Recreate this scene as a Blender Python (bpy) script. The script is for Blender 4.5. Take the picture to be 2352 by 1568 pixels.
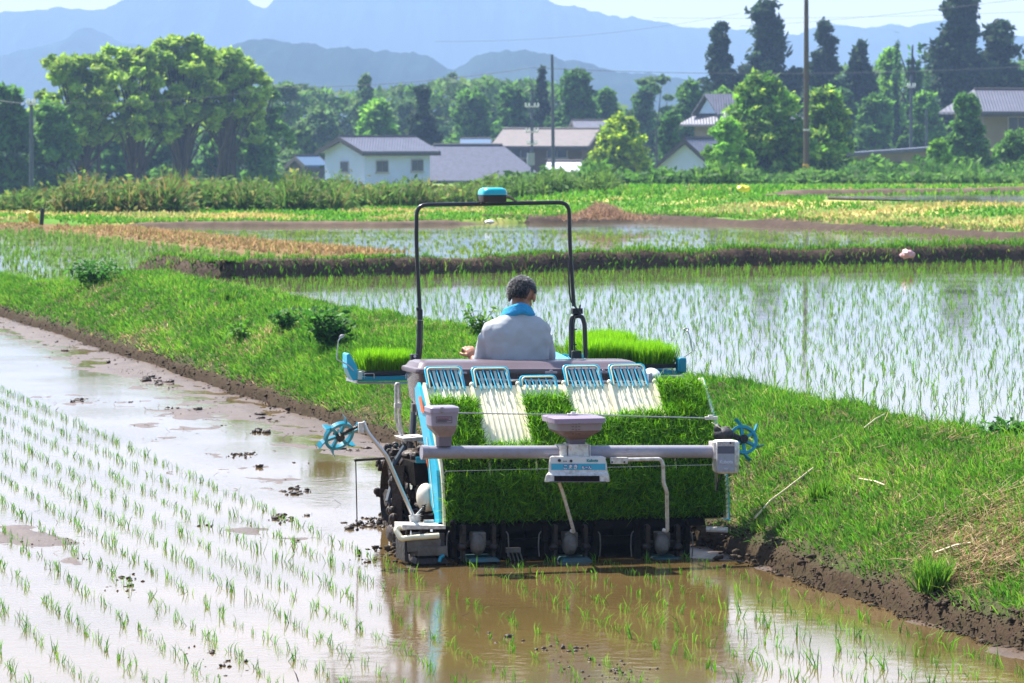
import bpy, math, random
import numpy as np
from mathutils import Vector, Matrix, noise as mnoise

# ------------------------------------------------------------------ camera, sky, sun, exposure
SC = bpy.context.scene
for o in list(bpy.data.objects): bpy.data.objects.remove(o)
W, H, FP, HZ, CH = 2352.0, 1568.0, 8820.0, 308.0, 2.79      # picture size, focal length in its pixels, horizon row, eye height
PITCH = math.atan((H/2-HZ)/FP)
cam = bpy.data.cameras.new('camera'); camo = bpy.data.objects.new('camera', cam); SC.collection.objects.link(camo)
cam.sensor_width = 36; cam.lens = FP/W*36; cam.clip_end = 12000; cam.clip_start = 0.5
camo.location = (0, 0, CH); camo.rotation_euler = (math.pi/2-PITCH, 0, 0)
cam.dof.use_dof = True; cam.dof.focus_distance = 25.6; cam.dof.aperture_fstop = 9.0
SC.camera = camo
SUN_EL, SUN_AZ = math.radians(55), math.radians(-44)         # azimuth from +Y, negative = to the left
sd = Vector((math.sin(SUN_AZ)*math.cos(SUN_EL), math.cos(SUN_AZ)*math.cos(SUN_EL), math.sin(SUN_EL)))
world = bpy.data.worlds.new('World'); SC.world = world; world.use_nodes = True
wn = world.node_tree; wn.nodes.clear()
sky = wn.nodes.new('ShaderNodeTexSky'); sky.sky_type = 'NISHITA'; sky.sun_disc = False
sky.sun_elevation = SUN_EL; sky.sun_rotation = SUN_AZ; sky.dust_density = 1.0; sky.air_density = 1.0; sky.ozone_density = 1.0
bg = wn.nodes.new('ShaderNodeBackground'); bg.inputs['Strength'].default_value = 0.15
wo = wn.nodes.new('ShaderNodeOutputWorld')
wt = wn.nodes.new('ShaderNodeTexCoord'); wx = wn.nodes.new('ShaderNodeSeparateXYZ'); wn.links.new(wt.outputs['Generated'], wx.inputs[0])
wr = wn.nodes.new('ShaderNodeMapRange'); wr.inputs[1].default_value = 0.0; wr.inputs[2].default_value = 0.7; wr.inputs[3].default_value = 0.88; wr.inputs[4].default_value = 0.35; wn.links.new(wx.outputs[2], wr.inputs[0])
wm = wn.nodes.new('ShaderNodeMix'); wm.data_type = 'RGBA'; 
w2_ = wn.nodes.new('ShaderNodeMapRange'); w2_.interpolation_type = 'SMOOTHSTEP'; w2_.inputs[1].default_value = -.3; w2_.inputs[2].default_value = .8; wn.links.new(wx.outputs[1], w2_.inputs[0])
w3_ = wn.nodes.new('ShaderNodeMapRange'); w3_.interpolation_type = 'SMOOTHSTEP'; w3_.inputs[1].default_value = .10; w3_.inputs[2].default_value = .45; w3_.inputs[3].default_value = 1; w3_.inputs[4].default_value = 0; wn.links.new(wx.outputs[2], w3_.inputs[0])
w4_ = wn.nodes.new('ShaderNodeMath'); w4_.operation = 'MULTIPLY'; wn.links.new(w2_.outputs[0], w4_.inputs[0]); wn.links.new(w3_.outputs[0], w4_.inputs[1])
wv_ = wn.nodes.new('ShaderNodeMix'); wv_.data_type = 'RGBA'; wv_.inputs[6].default_value = (.6, .72, 1.1, 1); wv_.inputs[7].default_value = (6.3, 5.6, 5.3, 1); wn.links.new(w4_.outputs[0], wv_.inputs[0])
wn.links.new(wv_.outputs[2], wm.inputs[7])      # thin white summer veil, thickest low down and brightest below the sun
wn.links.new(wr.outputs[0], wm.inputs[0]); wn.links.new(sky.outputs[0], wm.inputs[6]); wn.links.new(wm.outputs[2], bg.inputs[0]); wn.links.new(bg.outputs[0], wo.inputs[0])
sl = bpy.data.lights.new('sun', 'SUN'); sl.energy = 5.0; sl.angle = math.radians(0.5); sl.color = (1, 0.95, 0.87)
so = bpy.data.objects.new('sun', sl); SC.collection.objects.link(so)
so.rotation_euler = (-sd).to_track_quat('-Z', 'Y').to_euler(); so.location = (0, 0, 400)
SC.view_settings.view_transform = 'Standard'; SC.view_settings.look = 'None'
SC.view_settings.exposure = 1.4; SC.view_settings.gamma = 1
SC.cycles.max_bounces = 6; SC.cycles.transparent_max_bounces = 6; SC.cycles.volume_bounces = 0
SC.cycles.diffuse_bounces = 3; SC.cycles.glossy_bounces = 3; SC.cycles.transmission_bounces = 3
SC.cycles.caustics_reflective = False; SC.cycles.caustics_refractive = False

# ------------------------------------------------------------------ geometry of the view
TH = math.radians(15.5)
Fv = Vector((-math.sin(TH), math.cos(TH), 0)); Rv = Vector((math.cos(TH), math.sin(TH), 0)); Uv = Vector((0, 0, 1))
CAM = Vector((0, 0, CH))
def ray(px, py):
    x = (px-W/2)/FP; y = -(py-H/2)/FP; c, s = math.cos(PITCH), math.sin(PITCH)
    return Vector((x, c+y*s, -s+y*c))
def onz(px, py, z=0.0):
    d = ray(px, py); return CAM+d*((z-CH)/d.z)
def atY(px, py, Y):
    d = ray(px, py); return CAM+d*(Y/d.y)
M0 = Vector(((1308-W/2)/FP*25.05, 25.05, 0))                  # foot of the machine's rear edge
def P(px, py, f):
    d = ray(px, py); return CAM+d*((f-(CAM-M0).dot(Fv))/d.dot(Fv))
def L(r, f, z): return M0+Rv*r+Fv*f+Uv*z
def rfz(p): q = p-M0; return q.dot(Rv), q.dot(Fv), q.z
def uv2w(u, v): return Rv*v+Fv*u
V_BASE = 8.16

# ------------------------------------------------------------------ materials
MATS = {}
def mat(name, col, rough=0.5, metal=0.0, spec=0.5, noise=0.0, nscale=8.0, dark=None, bump=0.0, bscale=30.0, trans=0.0, vcol=False, coat=0.0, thr=0.5, ior=None):
    if name in MATS: return MATS[name]
    m = bpy.data.materials.new(name); m.use_nodes = True; nt = m.node_tree; b = nt.nodes['Principled BSDF']
    b.inputs['Roughness'].default_value = rough; b.inputs['Metallic'].default_value = metal
    b.inputs['Specular IOR Level'].default_value = spec; b.inputs['Coat Weight'].default_value = coat
    if ior: b.inputs['IOR'].default_value = ior
    src = None
    if vcol:
        a = nt.nodes.new('ShaderNodeAttribute'); a.attribute_name = 'Col'; src = a.outputs['Color']
    tc = nt.nodes.new('ShaderNodeTexCoord')
    if noise > 0 or dark:
        n = nt.nodes.new('ShaderNodeTexNoise'); n.inputs['Scale'].default_value = nscale; n.inputs['Detail'].default_value = 6
        n.inputs['Roughness'].default_value = 0.65
        nt.links.new(tc.outputs['Object'], n.inputs['Vector'])
        r = nt.nodes.new('ShaderNodeMapRange'); r.inputs[1].default_value = thr-0.18; r.inputs[2].default_value = thr+0.18
        nt.links.new(n.outputs['Fac'], r.inputs[0])
        mx = nt.nodes.new('ShaderNodeMix'); mx.data_type = 'RGBA'
        d = dark or tuple(c*(1-noise) for c in col)
        if dark: r.inputs[4].default_value = max(noise, 0.01)
        nt.links.new(r.outputs[0], mx.inputs[0])
        if src: nt.links.new(src, mx.inputs[6])
        else: mx.inputs[6].default_value = (*col, 1)
        mx.inputs[7].default_value = (*d, 1); src = mx.outputs[2]
    if src: nt.links.new(src, b.inputs['Base Color'])
    else: b.inputs['Base Color'].default_value = (*col, 1)
    if bump > 0:
        n2 = nt.nodes.new('ShaderNodeTexNoise'); n2.inputs['Scale'].default_value = bscale; n2.inputs['Detail'].default_value = 5
        nt.links.new(tc.outputs['Object'], n2.inputs['Vector'])
        bp = nt.nodes.new('ShaderNodeBump'); bp.inputs['Strength'].default_value = bump; bp.inputs['Distance'].default_value = 0.02
        nt.links.new(n2.outputs['Fac'], bp.inputs['Height']); nt.links.new(bp.outputs[0], b.inputs['Normal'])
    if trans > 0:
        t = nt.nodes.new('ShaderNodeBsdfTranslucent'); ms = nt.nodes.new('ShaderNodeMixShader'); ms.inputs[0].default_value = trans
        if src: nt.links.new(src, t.inputs['Color'])
        else: t.inputs['Color'].default_value = (*col, 1)
        nt.links.new(b.outputs[0], ms.inputs[1]); nt.links.new(t.outputs[0], ms.inputs[2])
        nt.links.new(ms.outputs[0], nt.nodes['Material Output'].inputs[0])
    MATS[name] = m; return m

LEAF = mat('grass_blades', (0.1, 0.2, 0.03), rough=0.55, spec=0.2, trans=0.5, vcol=True)
FOL = mat('tree_foliage', (0.06, 0.1, 0.03), rough=0.65, spec=0.2, trans=0.55, vcol=True)
BARK = mat('bark', (0.07, 0.055, 0.045), rough=0.9, noise=0.5, nscale=3)
CYAN = mat('cyan_paint', (0.0, 0.25, 0.36), rough=0.38, noise=0.12, nscale=6, dark=(0.10, 0.12, 0.11), thr=0.62, coat=0.2)
CYANL = mat('bright_cyan_panel', (0.01, 0.46, 0.68), rough=0.35, coat=0.2, noise=0.25, dark=(0.16, 0.2, 0.18), nscale=22, thr=0.64)
BLK = mat('black_tube_paint', (0.010, 0.011, 0.013), rough=0.3, coat=0.3, noise=0.3, dark=(0.08, 0.06, 0.05), nscale=20, thr=0.66)
RUB = mat('black_plastic', (0.02, 0.02, 0.022), rough=0.6, bump=0.2, bscale=60)
CREAM = mat('cream_plastic', (0.90, 0.84, 0.60), rough=0.45, noise=0.35, dark=(0.5, 0.36, 0.18), nscale=14, thr=0.6)
PALE = mat('pale_green_plastic', (0.48, 0.62, 0.55), rough=0.45)
WHITE = mat('muddy_white_paint', (0.72, 0.70, 0.66), rough=0.4, noise=0.9, dark=(0.25, 0.17, 0.10), nscale=30, thr=0.61)
GREYP = mat('grey_pvc', (0.31, 0.30, 0.36), rough=0.4, noise=0.5, dark=(0.2, 0.15, 0.11), nscale=26, thr=0.65)
MAUVE = mat('smoky_hopper_plastic', (0.125, 0.08, 0.09), rough=0.22, coat=0.35, noise=0.35, dark=(0.11, 0.075, 0.09), nscale=3)
MAUVL = mat('smoky_lid_plastic', (0.115, 0.085, 0.10), rough=0.35, coat=0.15, noise=0.4, dark=(0.15, 0.11, 0.12), nscale=8)
FROST = mat('frosted_hopper_plastic', (0.46, 0.42, 0.54), rough=0.35, trans=0.25, noise=0.35, dark=(0.26, 0.22, 0.27), nscale=5)
GRAN = mat('granules_behind_plastic', (0.27, 0.17, 0.15), rough=0.5, noise=0.3, nscale=40)
GRAND = mat('dark_hopper_neck', (0.16, 0.13, 0.16), rough=0.5)
STEEL = mat('galvanised_steel', (0.55, 0.55, 0.57), rough=0.32, metal=0.75, noise=0.6, dark=(0.3, 0.2, 0.12), nscale=25, thr=0.64)
MUDM = mat('wet_mud', (0.045, 0.027, 0.017), rough=0.5, spec=0.35, bump=0.9, bscale=28, noise=0.4, nscale=9)
MUDD = mat('mud_caked_iron', (0.014, 0.010, 0.008), rough=0.42, spec=.3, noise=0.5, dark=(0.07, 0.048, 0.032), nscale=13, bump=0.7, bscale=35)
DARKM = mat('dark_machinery', (0.005, 0.0045, 0.004), rough=0.6, spec=.06, noise=0.5, dark=(0.032, 0.022, 0.015), nscale=14, bump=0.3)
GCASE = mat('mud_splashed_grey_case', (0.15, 0.14, 0.125), rough=0.5, noise=0.9, dark=(0.05, 0.035, 0.025), nscale=16, thr=0.55)
ORANGE = mat('orange_marker', (0.85, 0.14, 0.01), rough=0.4)
SHIRT = mat('shirt_cloth', (0.45, 0.475, 0.50), rough=0.85, spec=0.15, noise=0.10, nscale=4)
TROUS = mat('trousers_cloth', (0.06, 0.065, 0.08), rough=0.9)
SKIN = mat('skin', (0.42, 0.19, 0.11), rough=0.5, noise=0.2, nscale=12)
HAIR = mat('greying_hair', (0.028, 0.026, 0.026), rough=0.55, noise=0.7, dark=(0.20, 0.20, 0.20), nscale=30, vcol=False)
TOWEL = mat('blue_towel', (0.04, 0.46, 0.88), rough=0.95, bump=1.0, bscale=140, noise=0.2, nscale=20)
SOIL = mat('seedling_mat_soil', (0.010, 0.008, 0.006), rough=0.95, spec=.05, bump=0.5, bscale=60)

# ------------------------------------------------------------------ mesh helpers
def mkmesh(name, V, faces, cols=None, smooth=False):
    """V (n,3); faces = list of int arrays (k,3) or (k,4)"""
    V = np.asarray(V, dtype=np.float32).reshape(-1, 3)
    me = bpy.data.meshes.new(name)
    me.vertices.add(len(V)); me.vertices.foreach_set('co', V.ravel())
    faces = [np.asarray(f, dtype=np.int32) for f in faces if len(f)]
    loops = np.concatenate([f.ravel() for f in faces]); tot = np.concatenate([np.full(len(f), f.shape[1], dtype=np.int32) for f in faces])
    st = np.concatenate([[0], np.cumsum(tot)[:-1]]).astype(np.int32)
    me.loops.add(len(loops)); me.loops.foreach_set('vertex_index', loops)
    me.polygons.add(len(tot)); me.polygons.foreach_set('loop_start', st)
    try: me.polygons.foreach_set('loop_total', tot)
    except Exception: pass
    if cols is not None:
        ca = me.color_attributes.new('Col', 'FLOAT_COLOR', 'POINT')
        c4 = np.ones((len(V), 4), dtype=np.float32); c4[:, :3] = cols; ca.data.foreach_set('color', c4.ravel())
    me.update(calc_edges=True); me.validate()
    if smooth: me.polygons.foreach_set('use_smooth', np.ones(len(me.polygons), dtype=bool))
    return me
def worldloc(o):
    p = Vector((0, 0, 0))
    while o: p += o.location; o = o.parent
    return p
def link(name, me, m=None, parent=None, loc=None, kind=None):
    o = bpy.data.objects.new(name, me); SC.collection.objects.link(o)
    if m and not me.materials: me.materials.append(m)
    if loc is not None: o.location = loc
    if parent: o.parent = parent
    if kind: o['kind'] = kind
    return o
def tag(o, label, cat, group=None):
    o['label'] = label; o['category'] = cat
    if group: o['group'] = group
    return o
def empty(name, loc, label, cat, group=None):
    e = bpy.data.objects.new(name, None); SC.collection.objects.link(e); e.location = loc; e.empty_display_size = 0.2
    return tag(e, label, cat, group)
AXM = (Rv, Fv, Uv); AXW = (Vector((1, 0, 0)), Vector((0, 1, 0)), Uv)
class MB:
    def __init__(s): s.v = []; s.f = []
    def add(s, vs, fs):
        b = len(s.v); s.v += [Vector(p) for p in vs]; s.f += [[b+i for i in f] for f in fs]; return s
    def box(s, c, size, ax=AXM, taper=1.0):
        a, b, d = [x/2 for x in size]; c = Vector(c); vs = []
        for k in (-1, 1):
            t = taper if k > 0 else 1
            for i, j in ((-1, -1), (1, -1), (1, 1), (-1, 1)): vs.append(c+ax[0]*a*i*t+ax[1]*b*j*t+ax[2]*d*k)
        return s.add(vs, [(3, 2, 1, 0), (4, 5, 6, 7), (0, 1, 5, 4), (1, 2, 6, 5), (2, 3, 7, 6), (3, 0, 4, 7)])
    def tube(s, pts, r, n=10, round_=0, cap=True):
        pts = [Vector(p) for p in pts]
        if round_ > 0 and len(pts) > 2:
            q = [pts[0]]
            for i in range(1, len(pts)-1):
                a, b, c = pts[i-1], pts[i], pts[i+1]; r1 = min(round_, (a-b).length*.45, (c-b).length*.45)
                p0 = b+(a-b).normalized()*r1; p2 = b+(c-b).normalized()*r1
                for k in range(6):
                    t = k/5; q.append(p0*(1-t)**2+b*2*t*(1-t)+p2*t*t)
            q.append(pts[-1]); pts = q
        rs = r if isinstance(r, (list, tuple)) else [r]*len(pts)
        ring = []; up = Vector((0.123, 0.3, 1)).normalized(); prev = None
        for i, p in enumerate(pts):
            t = (pts[min(i+1, len(pts)-1)]-pts[max(i-1, 0)]).normalized()
            if prev is None:
                x = t.cross(up if abs(t.dot(up)) < .95 else Vector((1, 0, 0))).normalized()
            else: x = (prev-t*prev.dot(t)).normalized()
            prev = x; y = t.cross(x)
            ring.append([p+(x*math.cos(2*math.pi*k/n)+y*math.sin(2*math.pi*k/n))*rs[i] for k in range(n)])
        b = len(s.v)
        for rg in ring: s.v += rg
        for i in range(len(ring)-1):
            for k in range(n): s.f.append([b+i*n+k, b+i*n+(k+1) % n, b+(i+1)*n+(k+1) % n, b+(i+1)*n+k])
        if cap: s.f.append([b+k for k in range(n)][::-1]); s.f.append([b+(len(ring)-1)*n+k for k in range(n)])
        return s
    def loft(s, rings, cap=True):
        n = len(rings[0]); b = len(s.v)
        for rg in rings: s.v += [Vector(p) for p in rg]
        for i in range(len(rings)-1):
            for k in range(n): s.f.append([b+i*n+k, b+i*n+(k+1) % n, b+(i+1)*n+(k+1) % n, b+(i+1)*n+k])
        if cap: s.f.append([b+k for k in range(n)][::-1]); s.f.append([b+(len(rings)-1)*n+k for k in range(n)])
        return s
    def ball(s, c, rad, ax=AXM, n=14, m=9):
        rings = []
        for i in range(m+1):
            ph = math.pi*(i+.02)/(m+.04)-math.pi/2
            rings.append([Vector(c)+ax[0]*rad[0]*math.cos(ph)*math.cos(2*math.pi*k/n)+ax[1]*rad[1]*math.cos(ph)*math.sin(2*math.pi*k/n)+ax[2]*rad[2]*math.sin(ph) for k in range(n)])
        return s.loft(rings)
    def prism(s, poly, off):
        n = len(poly); off = Vector(off); poly = [Vector(p) for p in poly]
        return s.add(poly+[p+off for p in poly], [list(range(n))[::-1], list(range(n, 2*n))]+[[i, (i+1) % n, n+(i+1) % n, n+i] for i in range(n)])
    def build(s, name, m, parent=None, origin=None, bevel=0, smooth=True, label=None, kind=None, angle=35):
        o0 = worldloc(parent) if parent else (Vector(origin) if origin is not None else Vector((0, 0, 0)))
        me = bpy.data.meshes.new(name); me.from_pydata([tuple(v-o0) for v in s.v], [], s.f); me.validate()
        import bmesh as _b
        bm = _b.new(); bm.from_mesh(me); _b.ops.recalc_face_normals(bm, faces=bm.faces); bm.to_mesh(me); bm.free()
        if smooth:
            me.polygons.foreach_set('use_smooth', np.ones(len(me.polygons), dtype=bool))
            me.set_sharp_from_angle(angle=math.radians(angle))
        o = link(name, me, m, parent, None if parent else o0, kind)
        if bevel:
            bv = o.modifiers.new('bevel', 'BEVEL'); bv.width = bevel; bv.segments = 3; bv.limit_method = 'ANGLE'; bv.angle_limit = math.radians(40)
            bv.harden_normals = False
        if label: o['label'] = label
        return o

def fbm(x, y, s=0.0, o=4):
    v = 0; a = 1; t = 0
    for i in range(o): v += a*mnoise.noise(Vector((x, y, s+i*7.3))); t += a; a *= .5; x *= 2.03; y *= 2.03
    return v/t

def blades(P0, D, ln, wd, col, bend=0.35, seed=0, tipcol=1.25):
    """bent two-segment blades: base points, directions, lengths, widths, colours"""
    r = np.random.default_rng(seed); n = len(P0); D = D/np.linalg.norm(D, axis=1, keepdims=True)
    a = r.uniform(0, 2*np.pi, n); side = np.stack([np.cos(a), np.sin(a), np.zeros(n)], 1)
    side -= D*(side*D).sum(1, keepdims=True); side /= np.linalg.norm(side, axis=1, keepdims=True)
    out = np.cross(D, side)
    ln = ln[:, None]; wd = wd[:, None]
    mid = P0+D*ln*.55; tip = mid+(D+out*bend*r.uniform(.3, 1.8, (n, 1)))*ln*.45; tip[:, 2] -= (bend*.25*ln[:, 0]*r.uniform(0, 1, n))
    V = np.stack([P0-side*wd*.5, P0+side*wd*.5, mid-side*wd*.42, mid+side*wd*.42, tip], 1).reshape(-1, 3)
    i = np.arange(n)[:, None]*5
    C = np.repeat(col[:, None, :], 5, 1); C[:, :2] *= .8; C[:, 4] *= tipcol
    return V, [i+np.array([[0, 1, 3, 2]]), i+np.array([[2, 3, 4]])], C.reshape(-1, 3)

def scatter_blades(name, pts, ln, wd, cols, up=(0, 0, 1), jit=.35, seed=0, parent=None, origin=None, bend=.35, m=LEAF, kind='stuff'):
    r = np.random.default_rng(seed); n = len(pts); o0 = np.array(worldloc(parent) if parent else (origin if origin is not None else (0, 0, 0)))
    D = np.tile(np.array(up, dtype=float), (n, 1)) if np.ndim(up) == 1 else np.array(up)
    D = D+r.normal(0, jit, (n, 3))*np.array([1, 1, .35])
    V, F, C = blades(np.asarray(pts)-o0, D, ln, wd, cols, bend, seed+1)
    return link(name, mkmesh(name, V, F, C), m, parent, None if parent else Vector(o0), kind)

def palette(n, pal, r, var=.15):
    pal = np.array(pal); c = pal[r.integers(0, len(pal), n)]; return np.clip(c*r.uniform(1-var, 1+var, (n, 1)), 0, 1)

# ------------------------------------------------------------------ water and mud
def water_mat(name, mud, rough=0.05, bump=0.06, sx=1.0, deep=(0.1, 0.07, 0.05)):
    m = bpy.data.materials.new(name); m.use_nodes = True; nt = m.node_tree; b = nt.nodes['Principled BSDF']
    b.inputs['IOR'].default_value = 1.5
    g = nt.nodes.new('ShaderNodeNewGeometry')
    n = nt.nodes.new('ShaderNodeTexNoise'); n.inputs['Scale'].default_value = .55; n.inputs['Detail'].default_value = 7; nt.links.new(g.outputs['Position'], n.inputs['Vector'])
    r = nt.nodes.new('ShaderNodeMapRange'); r.inputs[1].default_value = .38; r.inputs[2].default_value = .62; nt.links.new(n.outputs[0], r.inputs[0])
    mx = nt.nodes.new('ShaderNodeMix'); mx.data_type = 'RGBA'; mx.inputs[6].default_value = (*mud, 1); mx.inputs[7].default_value = (*deep, 1)
    nt.links.new(r.outputs[0], mx.inputs[0]); nt.links.new(mx.outputs[2], b.inputs['Base Color'])
    rr = nt.nodes.new('ShaderNodeMapRange'); rr.inputs[3].default_value = rough; rr.inputs[4].default_value = rough*2.2; nt.links.new(r.outputs[0], rr.inputs[0]); nt.links.new(rr.outputs[0], b.inputs['Roughness'])
    mp = nt.nodes.new('ShaderNodeMapping'); mp.inputs['Scale'].default_value = (1, 1, 1); nt.links.new(g.outputs['Position'], mp.inputs[0])
    w1 = nt.nodes.new('ShaderNodeTexNoise'); w1.inputs['Scale'].default_value = 9*sx; w1.inputs['Detail'].default_value = 4; nt.links.new(mp.outputs[0], w1.inputs['Vector'])
    w2 = nt.nodes.new('ShaderNodeTexNoise'); w2.inputs['Scale'].default_value = .45; w2.inputs['Detail'].default_value = 2; nt.links.new(mp.outputs[0], w2.inputs['Vector'])
    mr = nt.nodes.new('ShaderNodeMapRange'); mr.inputs[1].default_value = .42; mr.inputs[2].default_value = .62; mr.inputs[3].default_value = .15; nt.links.new(w2.outputs[0], mr.inputs[0])
    mu = nt.nodes.new('ShaderNodeMath'); mu.operation = 'MULTIPLY'; nt.links.new(w1.outputs[0], mu.inputs[0]); nt.links.new(mr.outputs[0], mu.inputs[1])
    bp = nt.nodes.new('ShaderNodeBump'); bp.inputs['Strength'].default_value = bump; bp.inputs['Distance'].default_value = .03
    nt.links.new(mu.outputs[0], bp.inputs['Height']); nt.links.new(bp.outputs[0], b.inputs['Normal'])
    return m
WAT0 = water_mat('muddy_paddy_water', (0.135, 0.088, 0.034), .05, .13, 1.0, (0.10, 0.066, 0.024))
WAT1 = water_mat('still_paddy_water', (0.10, 0.085, 0.035), .04, .05, .8, (0.08, 0.075, 0.025))
def sheet(name, pts, z, m):
    pts = [Vector((p.x, p.y, z)) for p in pts]; me = bpy.data.meshes.new(name)
    me.from_pydata([tuple(p) for p in pts], [], [list(range(len(pts)))]); me.update()
    o = link(name, me, m, kind='structure'); return o
sheet('paddy_water', [uv2w(-5, -40), uv2w(-5, V_BASE+.4), uv2w(75, V_BASE+.4), uv2w(120, V_BASE-1), uv2w(120, -60)], 0.0, WAT0)

# mud bed: its crests come up through the water
def mud_h(x, y):
    w = Vector((x, y, 0)); v = w.dot(Rv); u = w.dot(Fv)
    a = fbm(v*.55, u*.20, 3.1, 3); b = fbm(v*2.6, u*1.6, 9.7, 5)
    # trodden and turned ground: toward the foot of the bank and in one swath at the left
    edge = max(0, 1-(V_BASE-v)/1.3)*.55 if u > 24 else max(0, 1-(V_BASE-v)/.45)*.5
    c = onz(95, 1240).xy; d2 = (Vector((x, y))-c); sw = math.exp(-(d2.dot(Rv.xy)/.42)**2-(d2.dot(Fv.xy)/1.6)**2)*.66
    c = onz(540, 1215).xy; d2 = (Vector((x, y))-c); sw += math.exp(-(d2.dot(Rv.xy)/.5)**2-(d2.dot(Fv.xy)/.9)**2)*.42
    c = onz(480, 1010).xy; d2 = (Vector((x, y))-c); sw += math.exp(-(d2.dot(Rv.xy)/.9)**2-(d2.dot(Fv.xy)/4)**2)*.30
    c = onz(760, 1262).xy; d2 = (Vector((x, y))-c); sw += math.exp(-(d2.x/.55)**2-(d2.y/.7)**2)*.34
    open_ = .09 if (v > 5.9 and u > 26.5) else -.02
    return (-.42+a*.42+b*.62+edge+sw+open_)*.055
nu, nv = 420, 260; us = np.linspace(16, 62, nu)**1.0; vs_ = np.linspace(-2.2, V_BASE+.1, nv)
V = []; 
for u in us:
    for v in vs_:
        w = uv2w(u, v); V.append((w.x, w.y, mud_h(w.x, w.y)))
idx = np.arange(nu*nv).reshape(nu, nv)
Fq = np.stack([idx[:-1, :-1], idx[:-1, 1:], idx[1:, 1:], idx[1:, :-1]], -1).reshape(-1, 4)
MUDF = mat('paddy_mud', (0.12, 0.075, 0.045), rough=0.38, spec=.45, noise=.4, nscale=5, bump=.5, bscale=40)
link('field_mud', mkmesh('field_mud', V, [Fq], smooth=True), MUDF, kind='structure')

def clods(name, pts, rad, m, seed=0, kind='stuff'):
    r = np.random.default_rng(seed); Vs = []; Fs = []; b = 0
    t = (1+5**.5)/2
    ico = np.array([(-1, t, 0), (1, t, 0), (-1, -t, 0), (1, -t, 0), (0, -1, t), (0, 1, t), (0, -1, -t), (0, 1, -t), (t, 0, -1), (t, 0, 1), (-t, 0, -1), (-t, 0, 1)])/1.9
    fc = np.array([(0, 11, 5), (0, 5, 1), (0, 1, 7), (0, 7, 10), (0, 10, 11), (1, 5, 9), (5, 11, 4), (11, 10, 2), (10, 7, 6), (7, 1, 8), (3, 9, 4), (3, 4, 2), (3, 2, 6), (3, 6, 8), (3, 8, 9), (4, 9, 5), (2, 4, 11), (6, 2, 10), (8, 6, 7), (9, 8, 1)])
    for p, q in zip(pts, rad):
        Vs.append(ico*r.uniform(.55, 1.3, (12, 1))*np.array([q*r.uniform(.6, 1.7), q*r.uniform(.6, 1.6), q*r.uniform(.4, 1.1)])+np.array(p)); Fs.append(fc+b); b += 12
    return link(name, mkmesh(name, np.concatenate(Vs), [np.concatenate(Fs)], smooth=False), m, kind=kind)
r = np.random.default_rng(5); pts = []; rad = []
for _ in range(20000):
    u = r.uniform(17, 62); v = r.uniform(-2, V_BASE)
    w = uv2w(u, v); hgt = mud_h(w.x, w.y)
    if hgt > -.004 and r.uniform() < (.35 if hgt > 0 else .13):
        k = r.integers(1, 5); s = r.uniform(.004, .012)*(1+2.2*(r.uniform() < .05))
        for j in range(k): pts.append((w.x+r.normal(0, .05), w.y+r.normal(0, .05), max(hgt, 0)+s*.2)); rad.append(s*r.uniform(.5, 1.1))
for cx, cy, n, s in ((620, 963, 5, .03), (600, 990, 6, .03), (820, 985, 4, .03), (790, 1037, 8, .035), (680, 1128, 16, .024), (660, 1192, 10, .02), (850, 1205, 25, .025), (880, 1195, 12, .025), (185, 920, 8, .03), (345, 870, 8, .04), (375, 880, 6, .04), (560, 1045, 12, .022), (300, 1330, 5, .016), (470, 1495, 3, .018), (520, 1535, 6, .018), (280, 1355, 4, .016), (1290, 1490, 7, .018), (1150, 1460, 5, .015), (1320, 1520, 5, .015), (1420, 1548, 14, .012)):
    c = onz(cx, cy)
    for j in range(n*3): pts.append((c.x+r.normal(0, .07), c.y+r.normal(0, .17), r.uniform(-.2*s, s*.3))); rad.append(s*r.uniform(.08, 1.0)**1.5+.002)
clods('mud_clods', pts, rad, MUDM, 4)
# bits of straw and stubble lying in the mud
r = np.random.default_rng(15); n = 1500; uu = r.uniform(17, 60, n); vv = r.uniform(-2, V_BASE-.1, n)
pp = np.array([tuple(uv2w(a, b)) for a, b in zip(uu, vv)]); keep = np.array([mud_h(p[0], p[1]) > -.012 or q < .10 for p, q in zip(pp, r.uniform(0, 1, n))]); pp = pp[keep]; n = len(pp)
pp[:, 2] = .003
up = np.stack([r.normal(0, 1, n), r.normal(0, 1, n), np.abs(r.normal(0, .35, n))], 1)
scatter_blades('straw_litter', pp, r.uniform(.03, .1, n), r.uniform(.004, .008, n), palette(n, [(.10, .06, .04), (.06, .04, .03), (.22, .16, .1)], r), up=up, jit=.05, seed=3)

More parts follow.
